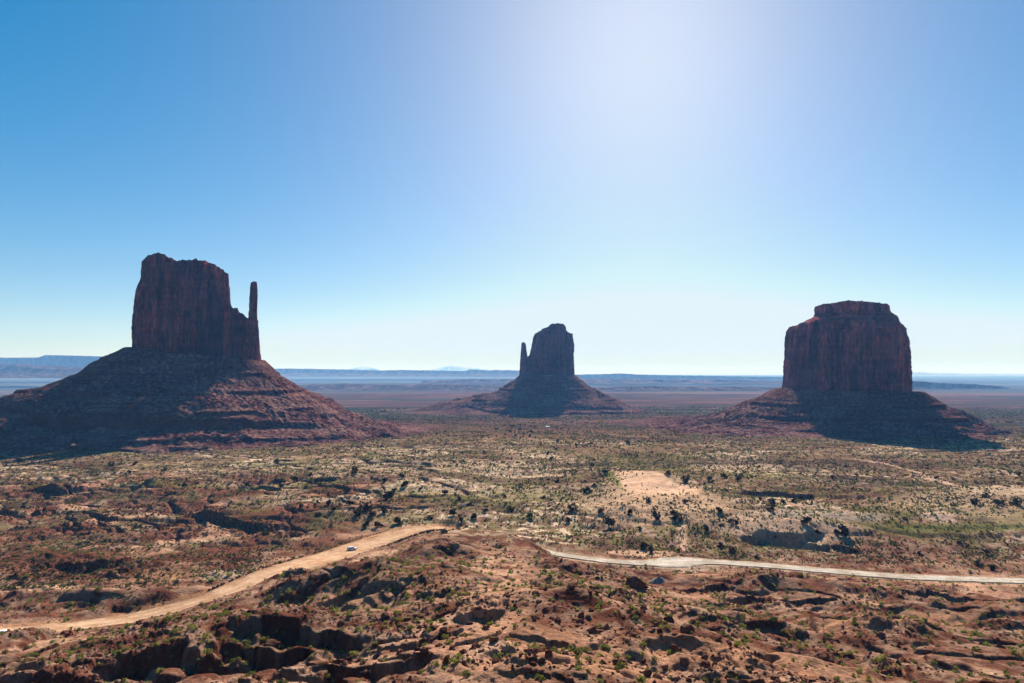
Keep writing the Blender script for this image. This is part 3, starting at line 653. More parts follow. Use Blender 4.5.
# ------------------------------------------------------------------ far mesas and mountains
def far_ridge(name, label, cat, D, pts, base_py, depth, cliffy=0.6, color=(0.09, 0.06, 0.06), seed=0, jag=0.0, group=None):
    s = D / F; p = np.array(pts, float)
    n = 260; px = np.linspace(p[0, 0], p[-1, 0], n); top = np.interp(px, p[:, 0], p[:, 1])
    X = (px - HX) * s; zt = -(top - HY) * s; zb = -(base_py - HY) * s - 12
    zt = zt + jag * s * fbm(X, X * 0, 6 * s, 3, 601 + seed)
    zt = np.maximum(zt, zb + 2)
    h = zt - zb
    v = np.array([0, 0.30, 0.52, 0.60, 0.63, 0.70, 0.9, 1.0]); prof = np.array([0, 0.25, 0.48, 0.56, 0.97, 1.0, 1.0, 0.92])
    if cliffy < 0.3: prof = np.array([0, .22, .45, .56, .62, .74, .95, 1.0])
    wob = (60 * fbm(X, X * 0, 9 * s, 4, 611 + seed) + 25 * ridged(X, X * 0 + 5, 4 * s, 2, 613 + seed)) * (depth / 400)
    V = []
    for vv, pp in zip(v, prof):
        V.append(np.stack([X, D - depth * 0.5 + vv * depth * 0.9 + wob * (1 if vv < .7 else .3) + 0 * X, zb + h * pp], 1))
    for vv, pp in ((1.3, 0.9), (1.7, 0)): V.append(np.stack([X, D - depth * .5 + vv * depth + 0 * X, zb + h * pp], 1))
    V = np.stack(V); m = V.shape[0]; V = V.reshape(-1, 3)
    i = np.arange(m - 1)[:, None] * n; j = np.arange(n - 1)[None]
    q = np.stack([i + j, i + j + 1, i + n + j + 1, i + n + j], -1).reshape(-1, 4)
    o = obj(name, mesh_np(name, V, q, cliff_mat(name + '_rock', color, 0.25), True)); tag(o, label, cat, group)
    return o
far_ridge('mesa', 'long flat blue mesa on the horizon at the far left', 'mesa', 11000, [(-160, 358), (-40, 357), (0, 357.5), (32, 357.3), (36, 355.6), (40, 354.8), (64, 355.2), (98, 356.2), (108, 358.5), (118, 364), (128, 370), (140, 376)], 375, 900, seed=1)
far_ridge('mesa', 'low dark blue ridge in front of the long mesa at far left', 'mesa', 7500, [(-160, 364), (0, 363.5), (30, 366), (70, 367), (110, 369.5), (150, 373), (180, 377)], 377, 700, cliffy=0.2, seed=2, jag=.4)
far_ridge('mesa', 'thin low blue mesa between the left and the centre butte', 'mesa', 15000, [(250, 369), (283, 368.5), (310, 369), (345, 369.6), (380, 370.5), (400, 370), (440, 370.6), (465, 371), (469, 369.5), (480, 369.8), (486, 370.4), (500, 370), (540, 371), (560, 374)], 376, 1400, seed=3, jag=.5)
far_ridge('mesa', 'wide blue mesa between the centre and the right butte', 'mesa', 13000, [(540, 378), (560, 375.5), (585, 374.5), (612, 374), (622, 373.4), (640, 374.6), (680, 375.5), (740, 376.4), (780, 377), (830, 378), (880, 381)], 381.5, 1000, seed=4, jag=.35)
far_ridge('mesa', 'dark scalloped mesa low at the right of the barrel-shaped butte', 'mesa', 6300, [(880, 381.5), (912, 381), (925, 381.6), (940, 382.6), (960, 383.6), (985, 384.6), (1003, 386.3), (1015, 389), (1030, 391)], 391.5, 700, seed=5, jag=.4)
far_ridge('mesa', 'long blue mesa on the horizon at the far right', 'mesa', 16000, [(880, 381), (905, 380.2), (960, 380.6), (1000, 381.6), (1060, 382), (1180, 383)], 385, 1300, seed=6, jag=.2)
far_ridge('mesa', 'low dark blue bench on the far plain left of the centre butte', 'mesa', 6200, [(270, 386.5), (300, 385), (340, 384.4), (380, 385.2), (430, 384.6), (470, 385), (500, 386), (520, 388)], 389, 600, cliffy=0.2, seed=11, jag=.6)
far_ridge('mesa', 'low dark blue bench on the far plain left of the barrel-shaped butte', 'mesa', 5800, [(590, 388.5), (620, 387), (660, 386.4), (700, 387.2), (750, 387), (790, 388)], 390.5, 500, cliffy=0.2, seed=12, jag=.6)
far_ridge('mesa', 'thin pale blue bench low on the far plain behind the centre butte', 'mesa', 9000, [(420, 381), (450, 379.5), (500, 379), (560, 379.4), (620, 379), (680, 379.8), (740, 380), (800, 381.5)], 383, 800, cliffy=0.2, seed=13, jag=.5)
far_ridge('mountain', 'faint pale peak on the horizon left of the centre butte', 'mountain', 42000, [(405, 373), (425, 370.5), (436, 368), (444, 366), (450, 365), (458, 366.4), (466, 367), (480, 368), (500, 370), (520, 373)], 374, 2500, 0.1, (0.45, 0.5, 0.5), 7)  # far mountains coloured pale: distance haze painted into the rock colour
far_ridge('mountain', 'faint small flat hill on the horizon beside the pale peak', 'mountain', 36000, [(322, 373), (336, 369.8), (348, 368.4), (354, 366.6), (364, 366.2), (370, 367.8), (378, 369.8), (390, 373)], 374, 2500, 0.1, (0.45, 0.5, 0.5), 8)
far_ridge('mountain', 'faint long range on the horizon above the right-hand mesas', 'mountain', 32000, [(880, 373.5), (912, 372.8), (930, 372.6), (933, 372), (940, 373), (980, 373.6), (1030, 374), (1150, 374)], 377, 2500, 0.1, (0.30, 0.30, 0.30), 9)
# ------------------------------------------------------------------ haze
def haze():
    m, nt, out = new_mat('haze_air')
    v = nt.nodes.new('ShaderNodeVolumePrincipled'); v.inputs['Color'].default_value = (0.21, 0.48, 1.0, 1); v.inputs['Absorption Color'].default_value = (1, 1, 1, 1)
    v.inputs['Density'].default_value = 5.6e-5; v.inputs['Anisotropy'].default_value = 0.0
    nt.links.new(v.outputs[0], out.inputs['Volume'])
    x, y0, y1, z0, z1 = 50000, -50000, 50000, -260, 320
    V = np.array([(a, b, c) for c in (z0, z1) for (a, b) in ((-x, y0), (x, y0), (x, y1), (-x, y1))], float)
    f = np.array([(3, 2, 1, 0), (4, 5, 6, 7), (0, 1, 5, 4), (1, 2, 6, 5), (2, 3, 7, 6), (3, 0, 4, 7)])
    o = obj('haze', mesh_np('haze', V, f, m, False)); tag(o, kind='stuff', label='thin blue haze over the desert valley', cat='haze')
haze()
# ------------------------------------------------------------------ labels by landmark
LAND = [(345, 590, 'on the dark conical hill'), (200, 665, 'in the dark hollow at lower left'), (140, 650, 'on the slanting slope at lower left'), (40, 660, 'on the ground at the lower left corner'),
        (250, 620, 'on the brown knolls right of the left road'), (310, 640, 'by the shaded scarps at lower left'), (350, 665, 'by the dark gullies left of the centre ridge'), (430, 650, 'on the left flank of the centre ridge'),
        (480, 625, 'on the crest of the centre ridge'), (500, 665, 'at the near foot of the centre ridge'), (560, 600, 'on the right flank of the centre ridge'), (600, 650, 'on the rocky slope right of the centre ridge'),
        (560, 675, 'at the bottom edge near the middle'), (440, 570, 'on the saddle behind the centre ridge'), (500, 545, 'on the far end of the centre ridge'), (620, 590, 'near the big square boulder'),
        (680, 620, 'on the slope below the gravel pile'), (720, 665, 'on the near slope at lower right of centre'), (740, 610, 'in the dark gullies under the gravel road'), (800, 610, 'by the dark hollow under the gravel road'),
        (790, 665, 'on the pale ledges at lower right'), (860, 645, 'on the rough slope at lower right'), (880, 605, 'on the brown hill below the right road'), (950, 600, 'under the far right end of the gravel road'),
        (940, 650, 'on the open ground at lower right'), (1000, 660, 'in the lower right corner'), (40, 595, 'on the tan wash beyond the left road'), (110, 605, 'on the mound beyond the left road'),
        (190, 590, 'on the upper verge of the left road'), (100, 570, 'around the shaded scarp at the left'), (230, 560, 'by the bend of the left road'), (20, 560, 'on the rubbly ground at the left edge'),
        (200, 540, 'under the broken red scarps'), (320, 570, 'between the left road and conical hill'), (380, 555, 'just below the upper left road'), (300, 520, 'on the scrubland left of the parked silver car'),
        (350, 505, 'in the tree cluster behind the left road'), (400, 500, 'on the pale slope behind the left road'), (460, 515, 'beyond the end of the left road'), (530, 510, 'on the scrub flat beyond the centre ridge'),
        (590, 490, 'left of the bare sand patch'), (610, 525, 'on the slope below the sand patch'), (680, 520, 'on the sandy slope above the gravel road'), (720, 545, 'left of the shaded bank above gravel road'),
        (720, 480, 'right of the bare sand patch'), (790, 505, 'along the low red scarp at the right'), (840, 540, 'right of the shaded bank above gravel road'), (980, 560, 'above the far right end of the road'),
        (960, 500, 'around the winding sand tracks at right'), (850, 475, 'on the plain before the barrel-shaped butte'), (740, 575, 'along the near verge of the gravel road'), (560, 440, 'on the plain in front of the centre butte'),
        (520, 430, 'in the far green patch by the shed'), (160, 470, 'on the plain before the thumb-spire butte'), (40, 460, 'on the plain at the left edge'), (280, 475, 'on the plain right of the thumb-spire butte'), (640, 460, 'on the plain beyond the sand patch')]
LA = np.array([(a, b) for a, b, _ in LAND], float)
def near_land(px, py): return int(np.argmin((LA[:, 0] - px) ** 2 + (1.8 * (LA[:, 1] - py)) ** 2))
ORD = ['leftmost'] + [w + ' from left' for w in ('second third fourth fifth sixth seventh eighth ninth tenth eleventh twelfth thirteenth fourteenth fifteenth sixteenth seventeenth eighteenth nineteenth '
       'twentieth twenty-first twenty-second twenty-third twenty-fourth twenty-fifth twenty-sixth').split()]
def assign_labels(items, groupname):
    """items: (object, px, py, noun phrase). Label = noun + place (+ order from the left)"""
    by = {}
    for it in items: by.setdefault((it[3], near_land(it[1], it[2])), []).append(it)
    for (noun, li), L in by.items():
        L.sort(key=lambda t: t[1])
        place = LAND[li][2]
        for k, it in enumerate(L):
            lab = f'{noun} {place}'
            if len(L) > 1: lab += ', ' + ('rightmost' if k == len(L) - 1 else ORD[min(k, len(ORD) - 1)])
            it[0]['label'] = lab; it[0]['group'] = groupname
# ------------------------------------------------------------------ rocks
def ico(sub):
    import bmesh
    bm = bmesh.new(); bmesh.ops.create_icosphere(bm, subdivisions=sub, radius=1.0)
    bm.verts.ensure_lookup_table()
    V = np.array([v.co[:] for v in bm.verts]); Fc = np.array([[v.index for v in f.verts] for f in bm.faces]); bm.free(); return V, Fc
def rock_shape(seed, sub=2, flat=0.7, blocky=True):
    rg = np.random.default_rng(seed); V, Fc = ico(sub); V = V.copy()
    for _ in range(9 if blocky else 5):        # chop with planes: angular blocks
        n = rg.normal(size=3); n /= np.linalg.norm(n)
        if _ < 4 and blocky: n = np.array([(1, .1, 0), (-1, .1, .1), (0, 1, .1), (.1, -1, 0)][_]) + rg.normal(size=3) * .18; n /= np.linalg.norm(n)
        d = rg.uniform(0.38, 0.75); k = V @ n; V -= np.outer(np.maximum(k - d, 0), n)
    V *= (1 + 0.12 * pn(V[:, 0] * 2.1 + seed, V[:, 1] * 2.1 + V[:, 2] * 1.7, 700))[:, None]
    V[:, 0] *= rg.uniform(0.9, 1.3); V[:, 2] *= flat
    return V, Fc
rock_v = [rock_shape(800 + k, 2, random.uniform(0.55, 0.9)) for k in range(10)]
rock_me = [mesh_np('rock', v, f, M_rock, False) for v, f in rock_v]
rock_lo = [rock_shape(900 + k, 1, random.uniform(0.5, 0.8)) for k in range(6)]
RZ = [(480, 620, 165, 10, 9, 70), (500, 640, 140, 8, 8, 50), (440, 655, 128, 6, 8, 30), (465, 655, 122, 6, 6, 30), (580, 615, 185, 12, 22, 160), (610, 650, 140, 16, 16, 160), (640, 620, 190, 14, 18, 90), (265, 605, 225, 14, 14, 110),
      (290, 615, 200, 10, 8, 50), (300, 630, 178, 16, 6, 60), (330, 675, 125, 12, 8, 60), (200, 640, 162, 18, 4, 30), (400, 650, 140, 8, 10, 40), (620, 675, 112, 14, 8, 60), (670, 590, 280, 20, 25, 60), (720, 600, 262, 16, 22, 90), (740, 650, 160, 20, 18, 100),
      (600, 560, 300, 10, 26, 60), (30, 580, 310, 30, 22, 170), (10, 640, 205, 8, 10, 20), (850, 655, 180, 24, 20, 90), (910, 660, 170, 22, 20, 60), (820, 625, 215, 30, 20, 80), (760, 560, 360, 60, 12, 20), (440, 595, 205, 16, 10, 30),
      (415, 625, 155, 8, 6, 30), (370, 590, 240, 8, 8, 16), (520, 670, 108, 8, 6, 20), (700, 680, 122, 12, 6, 30), (190, 575, 330, 20, 14, 60), (900, 600, 280, 40, 20, 70), (640, 680, 108, 12, 6, 30), (560, 590, 215, 6, 20, 50)]
rx, ry, rs = [], [], []
for (a, b, Y, sx, sy, n) in RZ:
    X0, Y0, _ = P(a, b, Y)
    rx.append(RNG.normal(X0, sx, n)); ry.append(RNG.normal(Y0, sy, n)); rs.append(np.clip(RNG.lognormal(-0.35, 0.5, n), 0.25, 2.0) * min(0.85, 0.42 + Y / 420))
nS = 42000
yy_ = 85 + 330 * RNG.random(nS) ** 0.8; xx_ = (RNG.random(nS) * 1.7 - 0.85) * yy_
keep = fbm(xx_, yy_, 34, 3, 101) > 0.0 + 0.3 * RNG.random(nS)
rx.append(xx_[keep]); ry.append(yy_[keep]); rs.append(np.clip(RNG.lognormal(-0.95, 0.45, keep.sum()), 0.15, 1.2))
rx = np.concatenate(rx); ry = np.concatenate(ry); rs = np.concatenate(rs)
def off_road(x, y, pad=1.0):
    ok = np.ones(x.shape, bool)
    for R in (RA, RB):
        d, _ = road_near(x, y, R); ok &= d > rwid(R, x) + pad
    return ok
k = off_road(rx, ry, 1.5) & (ry > 84) & (ry < 430); rx, ry, rs = rx[k], ry[k], rs[k]
rz = H(rx, ry)
vis = visible(rx, ry, rz, rs * 1.0); rx, ry, rs, rz = rx[vis], ry[vis], rs[vis], rz[vis]
qx, qy = px_of(rx, ry, rz); inf = (qx > -3) & (qx < 1027) & (qy < 684)
score = np.where(inf, rs / ry, 0); order = np.argsort(-score); NR = 190
def stuff_mesh(name, shapes, xs, ys, zs, ss, mat, sinkf=0.25, smooth=False, zscale=(0.8, 1.2), cols=None):
    Vs, Fs = [], []; off = 0
    ids = RNG.integers(0, len(shapes), len(xs)); ang = RNG.random(len(xs)) * 6.283; zc = RNG.uniform(*zscale, len(xs))
    for k, (v, f) in enumerate(shapes):
        m = ids == k; n = m.sum()
        if not n: continue
        c, s = np.cos(ang[m])[:, None], np.sin(ang[m])[:, None]; S = ss[m][:, None]
        X = xs[m][:, None] + S * (v[:, 0] * c - v[:, 1] * s); Y = ys[m][:, None] + S * (v[:, 0] * s + v[:, 1] * c)
        Z = zs[m][:, None] + S * v[:, 2] * zc[m][:, None] - sinkf * 0 + 0 * X
        Vs.append(np.stack([X, Y, Z], -1).reshape(-1, 3)); Fs.append((f[None] + (np.arange(n) * len(v))[:, None, None] + off).reshape(-1, f.shape[1])); off += n * len(v)
    return mesh_np(name, np.vstack(Vs), np.concatenate(Fs), mat, smooth)
items = []
for k in order[:NR]:
    o = obj('rock', rock_me[random.randrange(10)]); s = rs[k]
    o.location = (rx[k], ry[k], rz[k] + 0.12 * s); o.rotation_euler = (random.uniform(-.25, .25), random.uniform(-.25, .25), random.uniform(0, 6.28))
    o.scale = (s, s * random.uniform(.75, 1.1), s * random.uniform(.8, 1.15)); o['category'] = 'rock'
    items.append((o, qx[k], qy[k], 'large dark red-brown rock' if s > 1.3 else 'angular dark red-brown rock'))
assign_labels(items, 'rocks scattered over the foreground slopes')
rest = order[NR:]
o = obj('small_rocks', stuff_mesh('small_rocks', rock_lo, rx[rest], ry[rest], rz[rest], rs[rest], M_rock)); tag(o, 'countless small red-brown stones strewn over the foreground slopes', 'stones', kind='stuff')
# boulders lining the roads
items = []
def line_rocks(R, i0, i1, side, step, noun, size, w):
    t = np.gradient(R[:, :2], axis=0); t /= np.linalg.norm(t, axis=1)[:, None]; nn = np.stack([-t[:, 1], t[:, 0]], 1) * side
    d = np.concatenate([[0], np.cumsum(np.hypot(*np.diff(R[:, :2], axis=0).T))])
    for s in np.arange(d[i0], d[i1], step):
        k = int(np.searchsorted(d, s)); k = min(k, len(R) - 1)
        p = R[k, :2] + nn[k] * (w(R[k, 0]) + random.uniform(0.4, 1.1)); z = float(H(np.array([p[0]]), np.array([p[1]]))[0])
        o = obj('roadside_rock', rock_me[random.randrange(10)]); q = size * random.uniform(.75, 1.25)
        o.location = (p[0], p[1], z + .25 * q); o.scale = (q, q, q); o.rotation_euler = (0, 0, random.uniform(0, 6.28)); o['category'] = 'rock'
        a, b = px_of(p[0], p[1], z)
        if -2 < a < 1026: items.append((o, a, b, noun))
        else: bpy.data.objects.remove(o)
wA = lambda x: rwid(RA, np.array([x]))[0]; wB = lambda x: rwid(RB, np.array([x]))[0]
line_rocks(RA, int(14 * 6.0), int(14 * 8.3), 1, 2.6, 'dark roadside rock', 0.95, wA)
line_rocks(RA, int(14 * 8.9), int(14 * 12.9), -1, 2.5, 'small roadside rock', 1.0, wA)
items.sort(key=lambda t: t[1])
assign_labels(items, 'boulders lining the dirt road')
# ------------------------------------------------------------------ shrubs
def leaf_cloud(rg, blobs, n, leaf, flat=1.0):
    """many little leaf faces spread through blobs (x,y,z,r)"""
    V, Fc = [], []; w = np.array([b[3] ** 2 for b in blobs]); w = w / w.sum()
    for k in range(n):
        b = blobs[rg.choice(len(blobs), p=w)]; d = rg.normal(size=3); d /= np.linalg.norm(d); r = b[3] * rg.uniform(0.55, 1.0) ** 0.6
        c = np.array(b[:3]) + d * r * np.array([1, 1, flat]); 
        if c[2] < 0.02: c[2] = rg.uniform(0.02, 0.2)
        n1 = rg.normal(size=3) + d * 0.8; n1 /= np.linalg.norm(n1); t = np.cross(n1, rg.normal(size=3)); t /= np.linalg.norm(t); bt = np.cross(n1, t)
        L = leaf * rg.uniform(.6, 1.3); i0 = len(V)
        V += [c - t * L, c - bt * L * .7, c + t * L, c + bt * L * .7]; Fc.append((i0, i0 + 1, i0 + 2, i0 + 3))
    return np.array(V), np.array(Fc)
def shrub_shape(seed, n=110, leaf=0.14):
    rg = np.random.default_rng(seed)
    blobs = [(0, 0, 0.32, 0.5)] + [(rg.uniform(-.5, .5), rg.uniform(-.5, .5), rg.uniform(.18, .5), rg.uniform(.2, .42)) for _ in range(5)]
    return leaf_cloud(rg, blobs, n, leaf, 0.85)
sh_v = [shrub_shape(20 + k) for k in range(7)]
sh_me = [mesh_np('shrub', v, f, M_shrub, False) for v, f in sh_v]
sh_lo = [shrub_shape(60 + k, 8, 0.5) for k in range(8)]
# foreground shrubs
SZ = [(345, 600, 232, 26, 16, 170), (160, 655, 170, 22, 14, 170), (60, 655, 180, 34, 18, 70), (210, 625, 180, 18, 12, 30), (330, 650, 150, 18, 14, 60), (350, 625, 190, 24, 16, 60), (430, 600, 200, 20, 12, 50), (450, 570, 260, 30, 26, 120),
      (500, 560, 285, 26, 28, 90), (560, 580, 250, 16, 20, 60), (600, 600, 215, 22, 22, 90), (650, 610, 215, 22, 22, 120), (700, 640, 180, 26, 22, 130), (760, 650, 170, 26, 20, 100), (850, 620, 230, 44, 26, 150), (940, 630, 220, 44, 30, 180), (1000, 650, 190, 30, 24, 110),
      (90, 608, 275, 44, 10, 110), (140, 622, 235, 40, 5, 60), (200, 575, 320, 26, 14, 90), (330, 565, 320, 22, 16, 60), (390, 575, 300, 20, 12, 60), (30, 575, 320, 40, 18, 130), (480, 660, 120, 14, 8, 22), (560, 665, 118, 14, 8, 22),
      (800, 590, 300, 60, 12, 160), (620, 570, 330, 40, 10, 40), (750, 565, 356, 80, 4, 60), (350, 657, 146, 3, 2, 8), (200, 672, 146, 14, 8, 22), (250, 640, 160, 14, 10, 20), (870, 575, 336, 80, 5, 80)]
sx_, sy_, ss_ = [], [], []
for (a, b, Y, ax, ay, n) in SZ:
    X0, Y0, _ = P(a, b, Y); sx_.append(RNG.normal(X0, ax, n)); sy_.append(RNG.normal(Y0, ay, n)); ss_.append(np.clip(RNG.lognormal(-0.08, 0.35, n), 0.4, 1.8))
n = 3600; yy_ = 85 + 330 * RNG.random(n); xx_ = (RNG.random(n) * 1.7 - .85) * yy_; m = fbm(xx_, yy_, 30, 2, 333) > 0.08
sx_.append(xx_[m]); sy_.append(yy_[m]); ss_.append(np.clip(RNG.lognormal(-0.35, 0.35, m.sum()), 0.3, 1.2))
sx_, sy_, ss_ = map(np.concatenate, (sx_, sy_, ss_))
k = off_road(sx_, sy_, 1.0) & (sy_ > 86) & (sy_ < 450); sx_, sy_, ss_ = sx_[k], sy_[k], ss_[k]; sz_ = H(sx_, sy_)
k = visible(sx_, sy_, sz_, ss_ * .9); sx_, sy_, ss_, sz_ = sx_[k], sy_[k], ss_[k], sz_[k]
qx, qy = px_of(sx_, sy_, sz_); score = np.where((qx > -3) & (qx < 1027) & (qy < 685), ss_ / sy_, 0); order = np.argsort(-score); NSH = 290
items = []
for k in order[:NSH]:
    o = obj('shrub', sh_me[random.randrange(7)]); s = ss_[k]; o.location = (sx_[k], sy_[k], sz_[k] - .05); o.scale = (s, s, s * random.uniform(.8, 1.1)); o.rotation_euler = (0, 0, random.uniform(0, 6.28)); o['category'] = 'shrub'
    items.append((o, qx[k], qy[k], 'full yellow-green shrub' if s > 1.25 else 'small yellow-green shrub'))
assign_labels(items, 'yellow-green shrubs dotted over the foreground')
rest = order[NSH:]
# midfield scrub
n = 290000
yy_ = 300 + 2300 * RNG.random(n) ** 2.3; xx_ = (RNG.random(n) * 1.66 - .83) * yy_
dens = 0.62 + 0.5 * fbm(xx_, yy_, 50, 3, 341) + 0.3 * fbm(xx_, yy_, 180, 2, 345)
X0, Y0, _ = P(655, 488, 600); qd = np.hypot((xx_ - X0) / 38, (yy_ - Y0) / 62) + 0.3 * fbm(xx_, yy_, 16, 3, 348); dens *= np.where(qd < 0.95, 0.04 + 0.5 * sstep(0.6, 0.95, qd), 1)
X0, Y0, _ = P(790, 541, 440); 
X1, Y1, _ = P(665, 525, 510); nearsand = 1 - sstep(0.7, 1.2, np.hypot((xx_ - X1) / 72, (yy_ - Y1) / 66)); dens *= 1 - 0.45 * nearsand
dens *= np.where((xx_ < -100) & (yy_ < 560), 0.75, 1.0)
yb = np.interp(xx_, [-400, -150, -110, -60, -20, 0, 20, 60, 200], [300, 300, 330, 395, 450, 440, 400, 375, 362])   # the scrub begins beyond the roads
dens *= sstep(0, 60, yy_ - yb + 30 * RNG.random(n)) * (0.35 + 0.65 * sstep(-0.3, 0.25, fbm(xx_, yy_, 28, 3, 349)))
m = RNG.random(n) < dens; xx_, yy_ = xx_[m], yy_[m]
ms = np.clip(RNG.lognormal(-0.08, 0.38, len(xx_)), 0.35, 2.2) * np.interp(yy_, [320, 500, 1300, 2600], [0.55, 0.85, 1.5, 2.6]); k = off_road(xx_, yy_, 1.0); xx_, yy_, ms = xx_[k], yy_[k], ms[k]
mz = H(xx_, yy_); k = visible(xx_, yy_, mz, ms); xx_, yy_, ms, mz = xx_[k], yy_[k], ms[k], mz[k]
o = obj('scrub', stuff_mesh('scrub', sh_lo, xx_, yy_, mz - .1, ms, M_shrub2)); tag(o, 'low grey-green scrub covering the valley floor', 'scrub', kind='stuff')
o = obj('small_shrubs', stuff_mesh('small_shrubs', [shrub_shape(60 + k, 26, 0.28) for k in range(6)], sx_[rest], sy_[rest], sz_[rest] - .05, ss_[rest], M_shrub)); tag(o, 'countless small yellow-green tufts over the foreground slopes', 'scrub', kind='stuff')
# ------------------------------------------------------------------ junipers
def tube(pts, rad, seg=6):
    V, Fc = [], []
    for k, (p, r) in enumerate(zip(pts, rad)):
        for a in range(seg):
            t = 2 * math.pi * a / seg; V.append((p[0] + r * math.cos(t), p[1] + r * math.sin(t), p[2]))
    for k in range(len(pts) - 1):
        for a in range(seg): Fc.append((k * seg + a, k * seg + (a + 1) % seg, (k + 1) * seg + (a + 1) % seg, (k + 1) * seg + a))
    return np.array(V), np.array(Fc)
def join(parts):
    V, Fc, o = [], [], 0
    for v, f in parts: V.append(v); Fc.append(f + o); o += len(v)
    return np.vstack(V), np.concatenate(Fc)
jun = []
for k in range(6):
    rg = np.random.default_rng(140 + k); blobs = []; limbs = [tube([(0, 0, -.15), (.02, .02, .2), (.03, -.02, .42), (0, 0, .62)], [.075, .055, .04, .015])]
    for q in range(9):
        a = rg.uniform(0, 6.28); d = rg.uniform(.12, .42); z = rg.uniform(.22, .85) * (1 - .35 * d); b = (d * math.cos(a), d * math.sin(a), z, rg.uniform(.16, .30)); blobs.append(b)
        if q < 5: limbs.append(tube([(0, 0, .1 + .04 * q), (b[0] * .5, b[1] * .5, (z + .15) * .5), (b[0], b[1], z)], [.04, .025, .01], 5))
    cv, cf = leaf_cloud(rg, blobs, 620, .068, .9); tv, tf = join(limbs)
    jun.append((mesh_np('crown', cv, cf, M_juniper, False), mesh_np('trunk', tv, tf, M_bark, True)))
TREES = [(355, 471, 7), (317, 482, 7), (320, 486, 6), (310, 478, 5), (384, 482, 8), (402, 478, 8), (347, 494, 9), (329, 505, 8), (350, 505, 8), (301, 508, 6), (318, 503, 5), (318, 517, 8), (365, 511, 14), (358, 516, 11), (387, 501, 14), (383, 513, 9),
         (365, 527, 10), (378, 527, 10), (399, 524, 13), (405, 487, 9), (444, 495, 8), (459, 501, 6), (454, 515, 9), (461, 522, 7), (430, 519, 7), (476, 519, 11), (444, 533, 8), (454, 463, 5), (464, 462, 5), (485, 513, 7), (511, 512, 9), (530, 517, 7), (543, 499, 6),
         (568, 522, 8), (573, 511, 12), (604, 474, 7), (589, 492, 9), (584, 493, 7), (556, 483, 5), (601, 512, 7), (576, 446, 5), (566, 443, 4), (557, 443, 4), (557, 450, 4), (628, 444, 5), (484, 453, 4), (609, 526, 15), (632, 514, 9), (648, 502, 7), (657, 519, 9), (654, 514, 7),
         (678, 520, 13), (674, 516, 8), (720, 513, 10), (686, 503, 7), (709, 481, 7), (713, 483, 5), (685, 482, 10), (724, 478, 8), (739, 480, 7), (668, 475, 8), (645, 549, 11), (651, 553, 9), (721, 547, 8), (732, 553, 9), (706, 531, 8), (736, 525, 7), (731, 522, 6), (672, 548, 5), (757, 559, 6),
         (843, 536, 15), (838, 534, 10), (807, 524, 12), (818, 534, 7), (771, 504, 9), (771, 511, 8), (783, 504, 6), (803, 500, 6), (794, 502, 6), (985, 497, 8), (975, 504, 10), (999, 505, 8), (1017, 505, 11), (953, 506, 6), (937, 479, 5), (992, 570, 11), (979, 566, 9), (986, 554, 8), (953, 480, 5), (1020, 476, 6),
         (833, 478, 5), (857, 476, 5), (18, 462, 6), (36, 458, 5), (111, 466, 7), (135, 465, 6), (129, 473, 5), (164, 471, 6), (247, 486, 7), (276, 462, 6), (295, 482, 7), (281, 487, 6), (166, 496, 5), (185, 486, 5), (531, 433, 5), (530, 437, 4), (510, 432, 4), (513, 427, 4),
         (548, 455, 5), (551, 460, 5), (594, 461, 4), (592, 466, 5), (557, 482, 5), (594, 486, 5), (637, 457, 4), (520, 430, 4), (524, 434, 3), (535, 428, 3), (505, 435, 3), (496, 430, 3), (516, 436, 3), (333, 511, 7), (372, 517, 8), (394, 492, 7), (541, 445, 3), (470, 505, 5), (505, 497, 4), (420, 490, 5), (640, 530, 6), (695, 535, 5), (960, 545, 6), (905, 520, 6), (880, 500, 5), (760, 500, 5), (920, 555, 6)]
items = []
for (a, b, w) in TREES:
    x, y, z = on_ground(a, b, 300); s = w * y / F * 0.82
    if s > 14: s = 14
    me = jun[random.randrange(6)]
    t = thing('juniper', None, 'tree', (x, y, z - .05 * s), random.uniform(0, 6.28)); hs = s * random.uniform(.75, 1.05); t.scale = (s, s, hs)
    obj('crown', me[0], t); obj('trunk', me[1], t)
    items.append((t, a, b, 'broad dark juniper' if w >= 10 else ('dark juniper' if w >= 7 else 'small dark juniper')))
assign_labels(items, 'dark junipers scattered over the valley floor')
# ------------------------------------------------------------------ big boulder, gravel pile
x, y, z = on_ground(636, 588, 200)
bv, bf = rock_shape(1234, 4, .62); bv = bv * np.array([4.8, 3.6, 4.0]); bv += 0.35 * np.stack([pn(bv[:, 1], bv[:, 2], 5), pn(bv[:, 0], bv[:, 2], 6), pn(bv[:, 0], bv[:, 1], 7)], 1)
o = obj('boulder', mesh_np('boulder', bv, bf, M_rock, False)); o.location = (x, y, z + 1.6); tag(o, 'big square dark boulder beside the grey gravel pile below the road', 'boulder')
x, y, z = on_ground(659, 582, 200)
th = np.linspace(0, 2 * np.pi, 60, endpoint=False); rr = np.linspace(0, 1, 16); R_, T_ = np.meshgrid(rr, th, indexing='ij')
gx = R_ * np.cos(T_) * 4.6; gy = R_ * np.sin(T_) * 3.6; gz = 2.7 * (1 - R_) ** .85 + .35 * fbm(gx, gy, 2, 3, 9) - .4
i = np.arange(15)[:, None] * 60; j = np.arange(60)[None]; j2 = (j + 1) % 60
o = obj('gravel_pile', mesh_np('gravel_pile', np.stack([gx, gy, gz], -1).reshape(-1, 3), np.stack([i + j, i + 60 + j, i + 60 + j2, i + j2], -1).reshape(-1, 4), road_mat('grey_gravel', (0.15, 0.14, 0.135), (0.23, 0.215, 0.20)))); o.location = (x, y, z)
tag(o, 'cone of dark grey gravel at the widening of the right road', 'gravel pile')
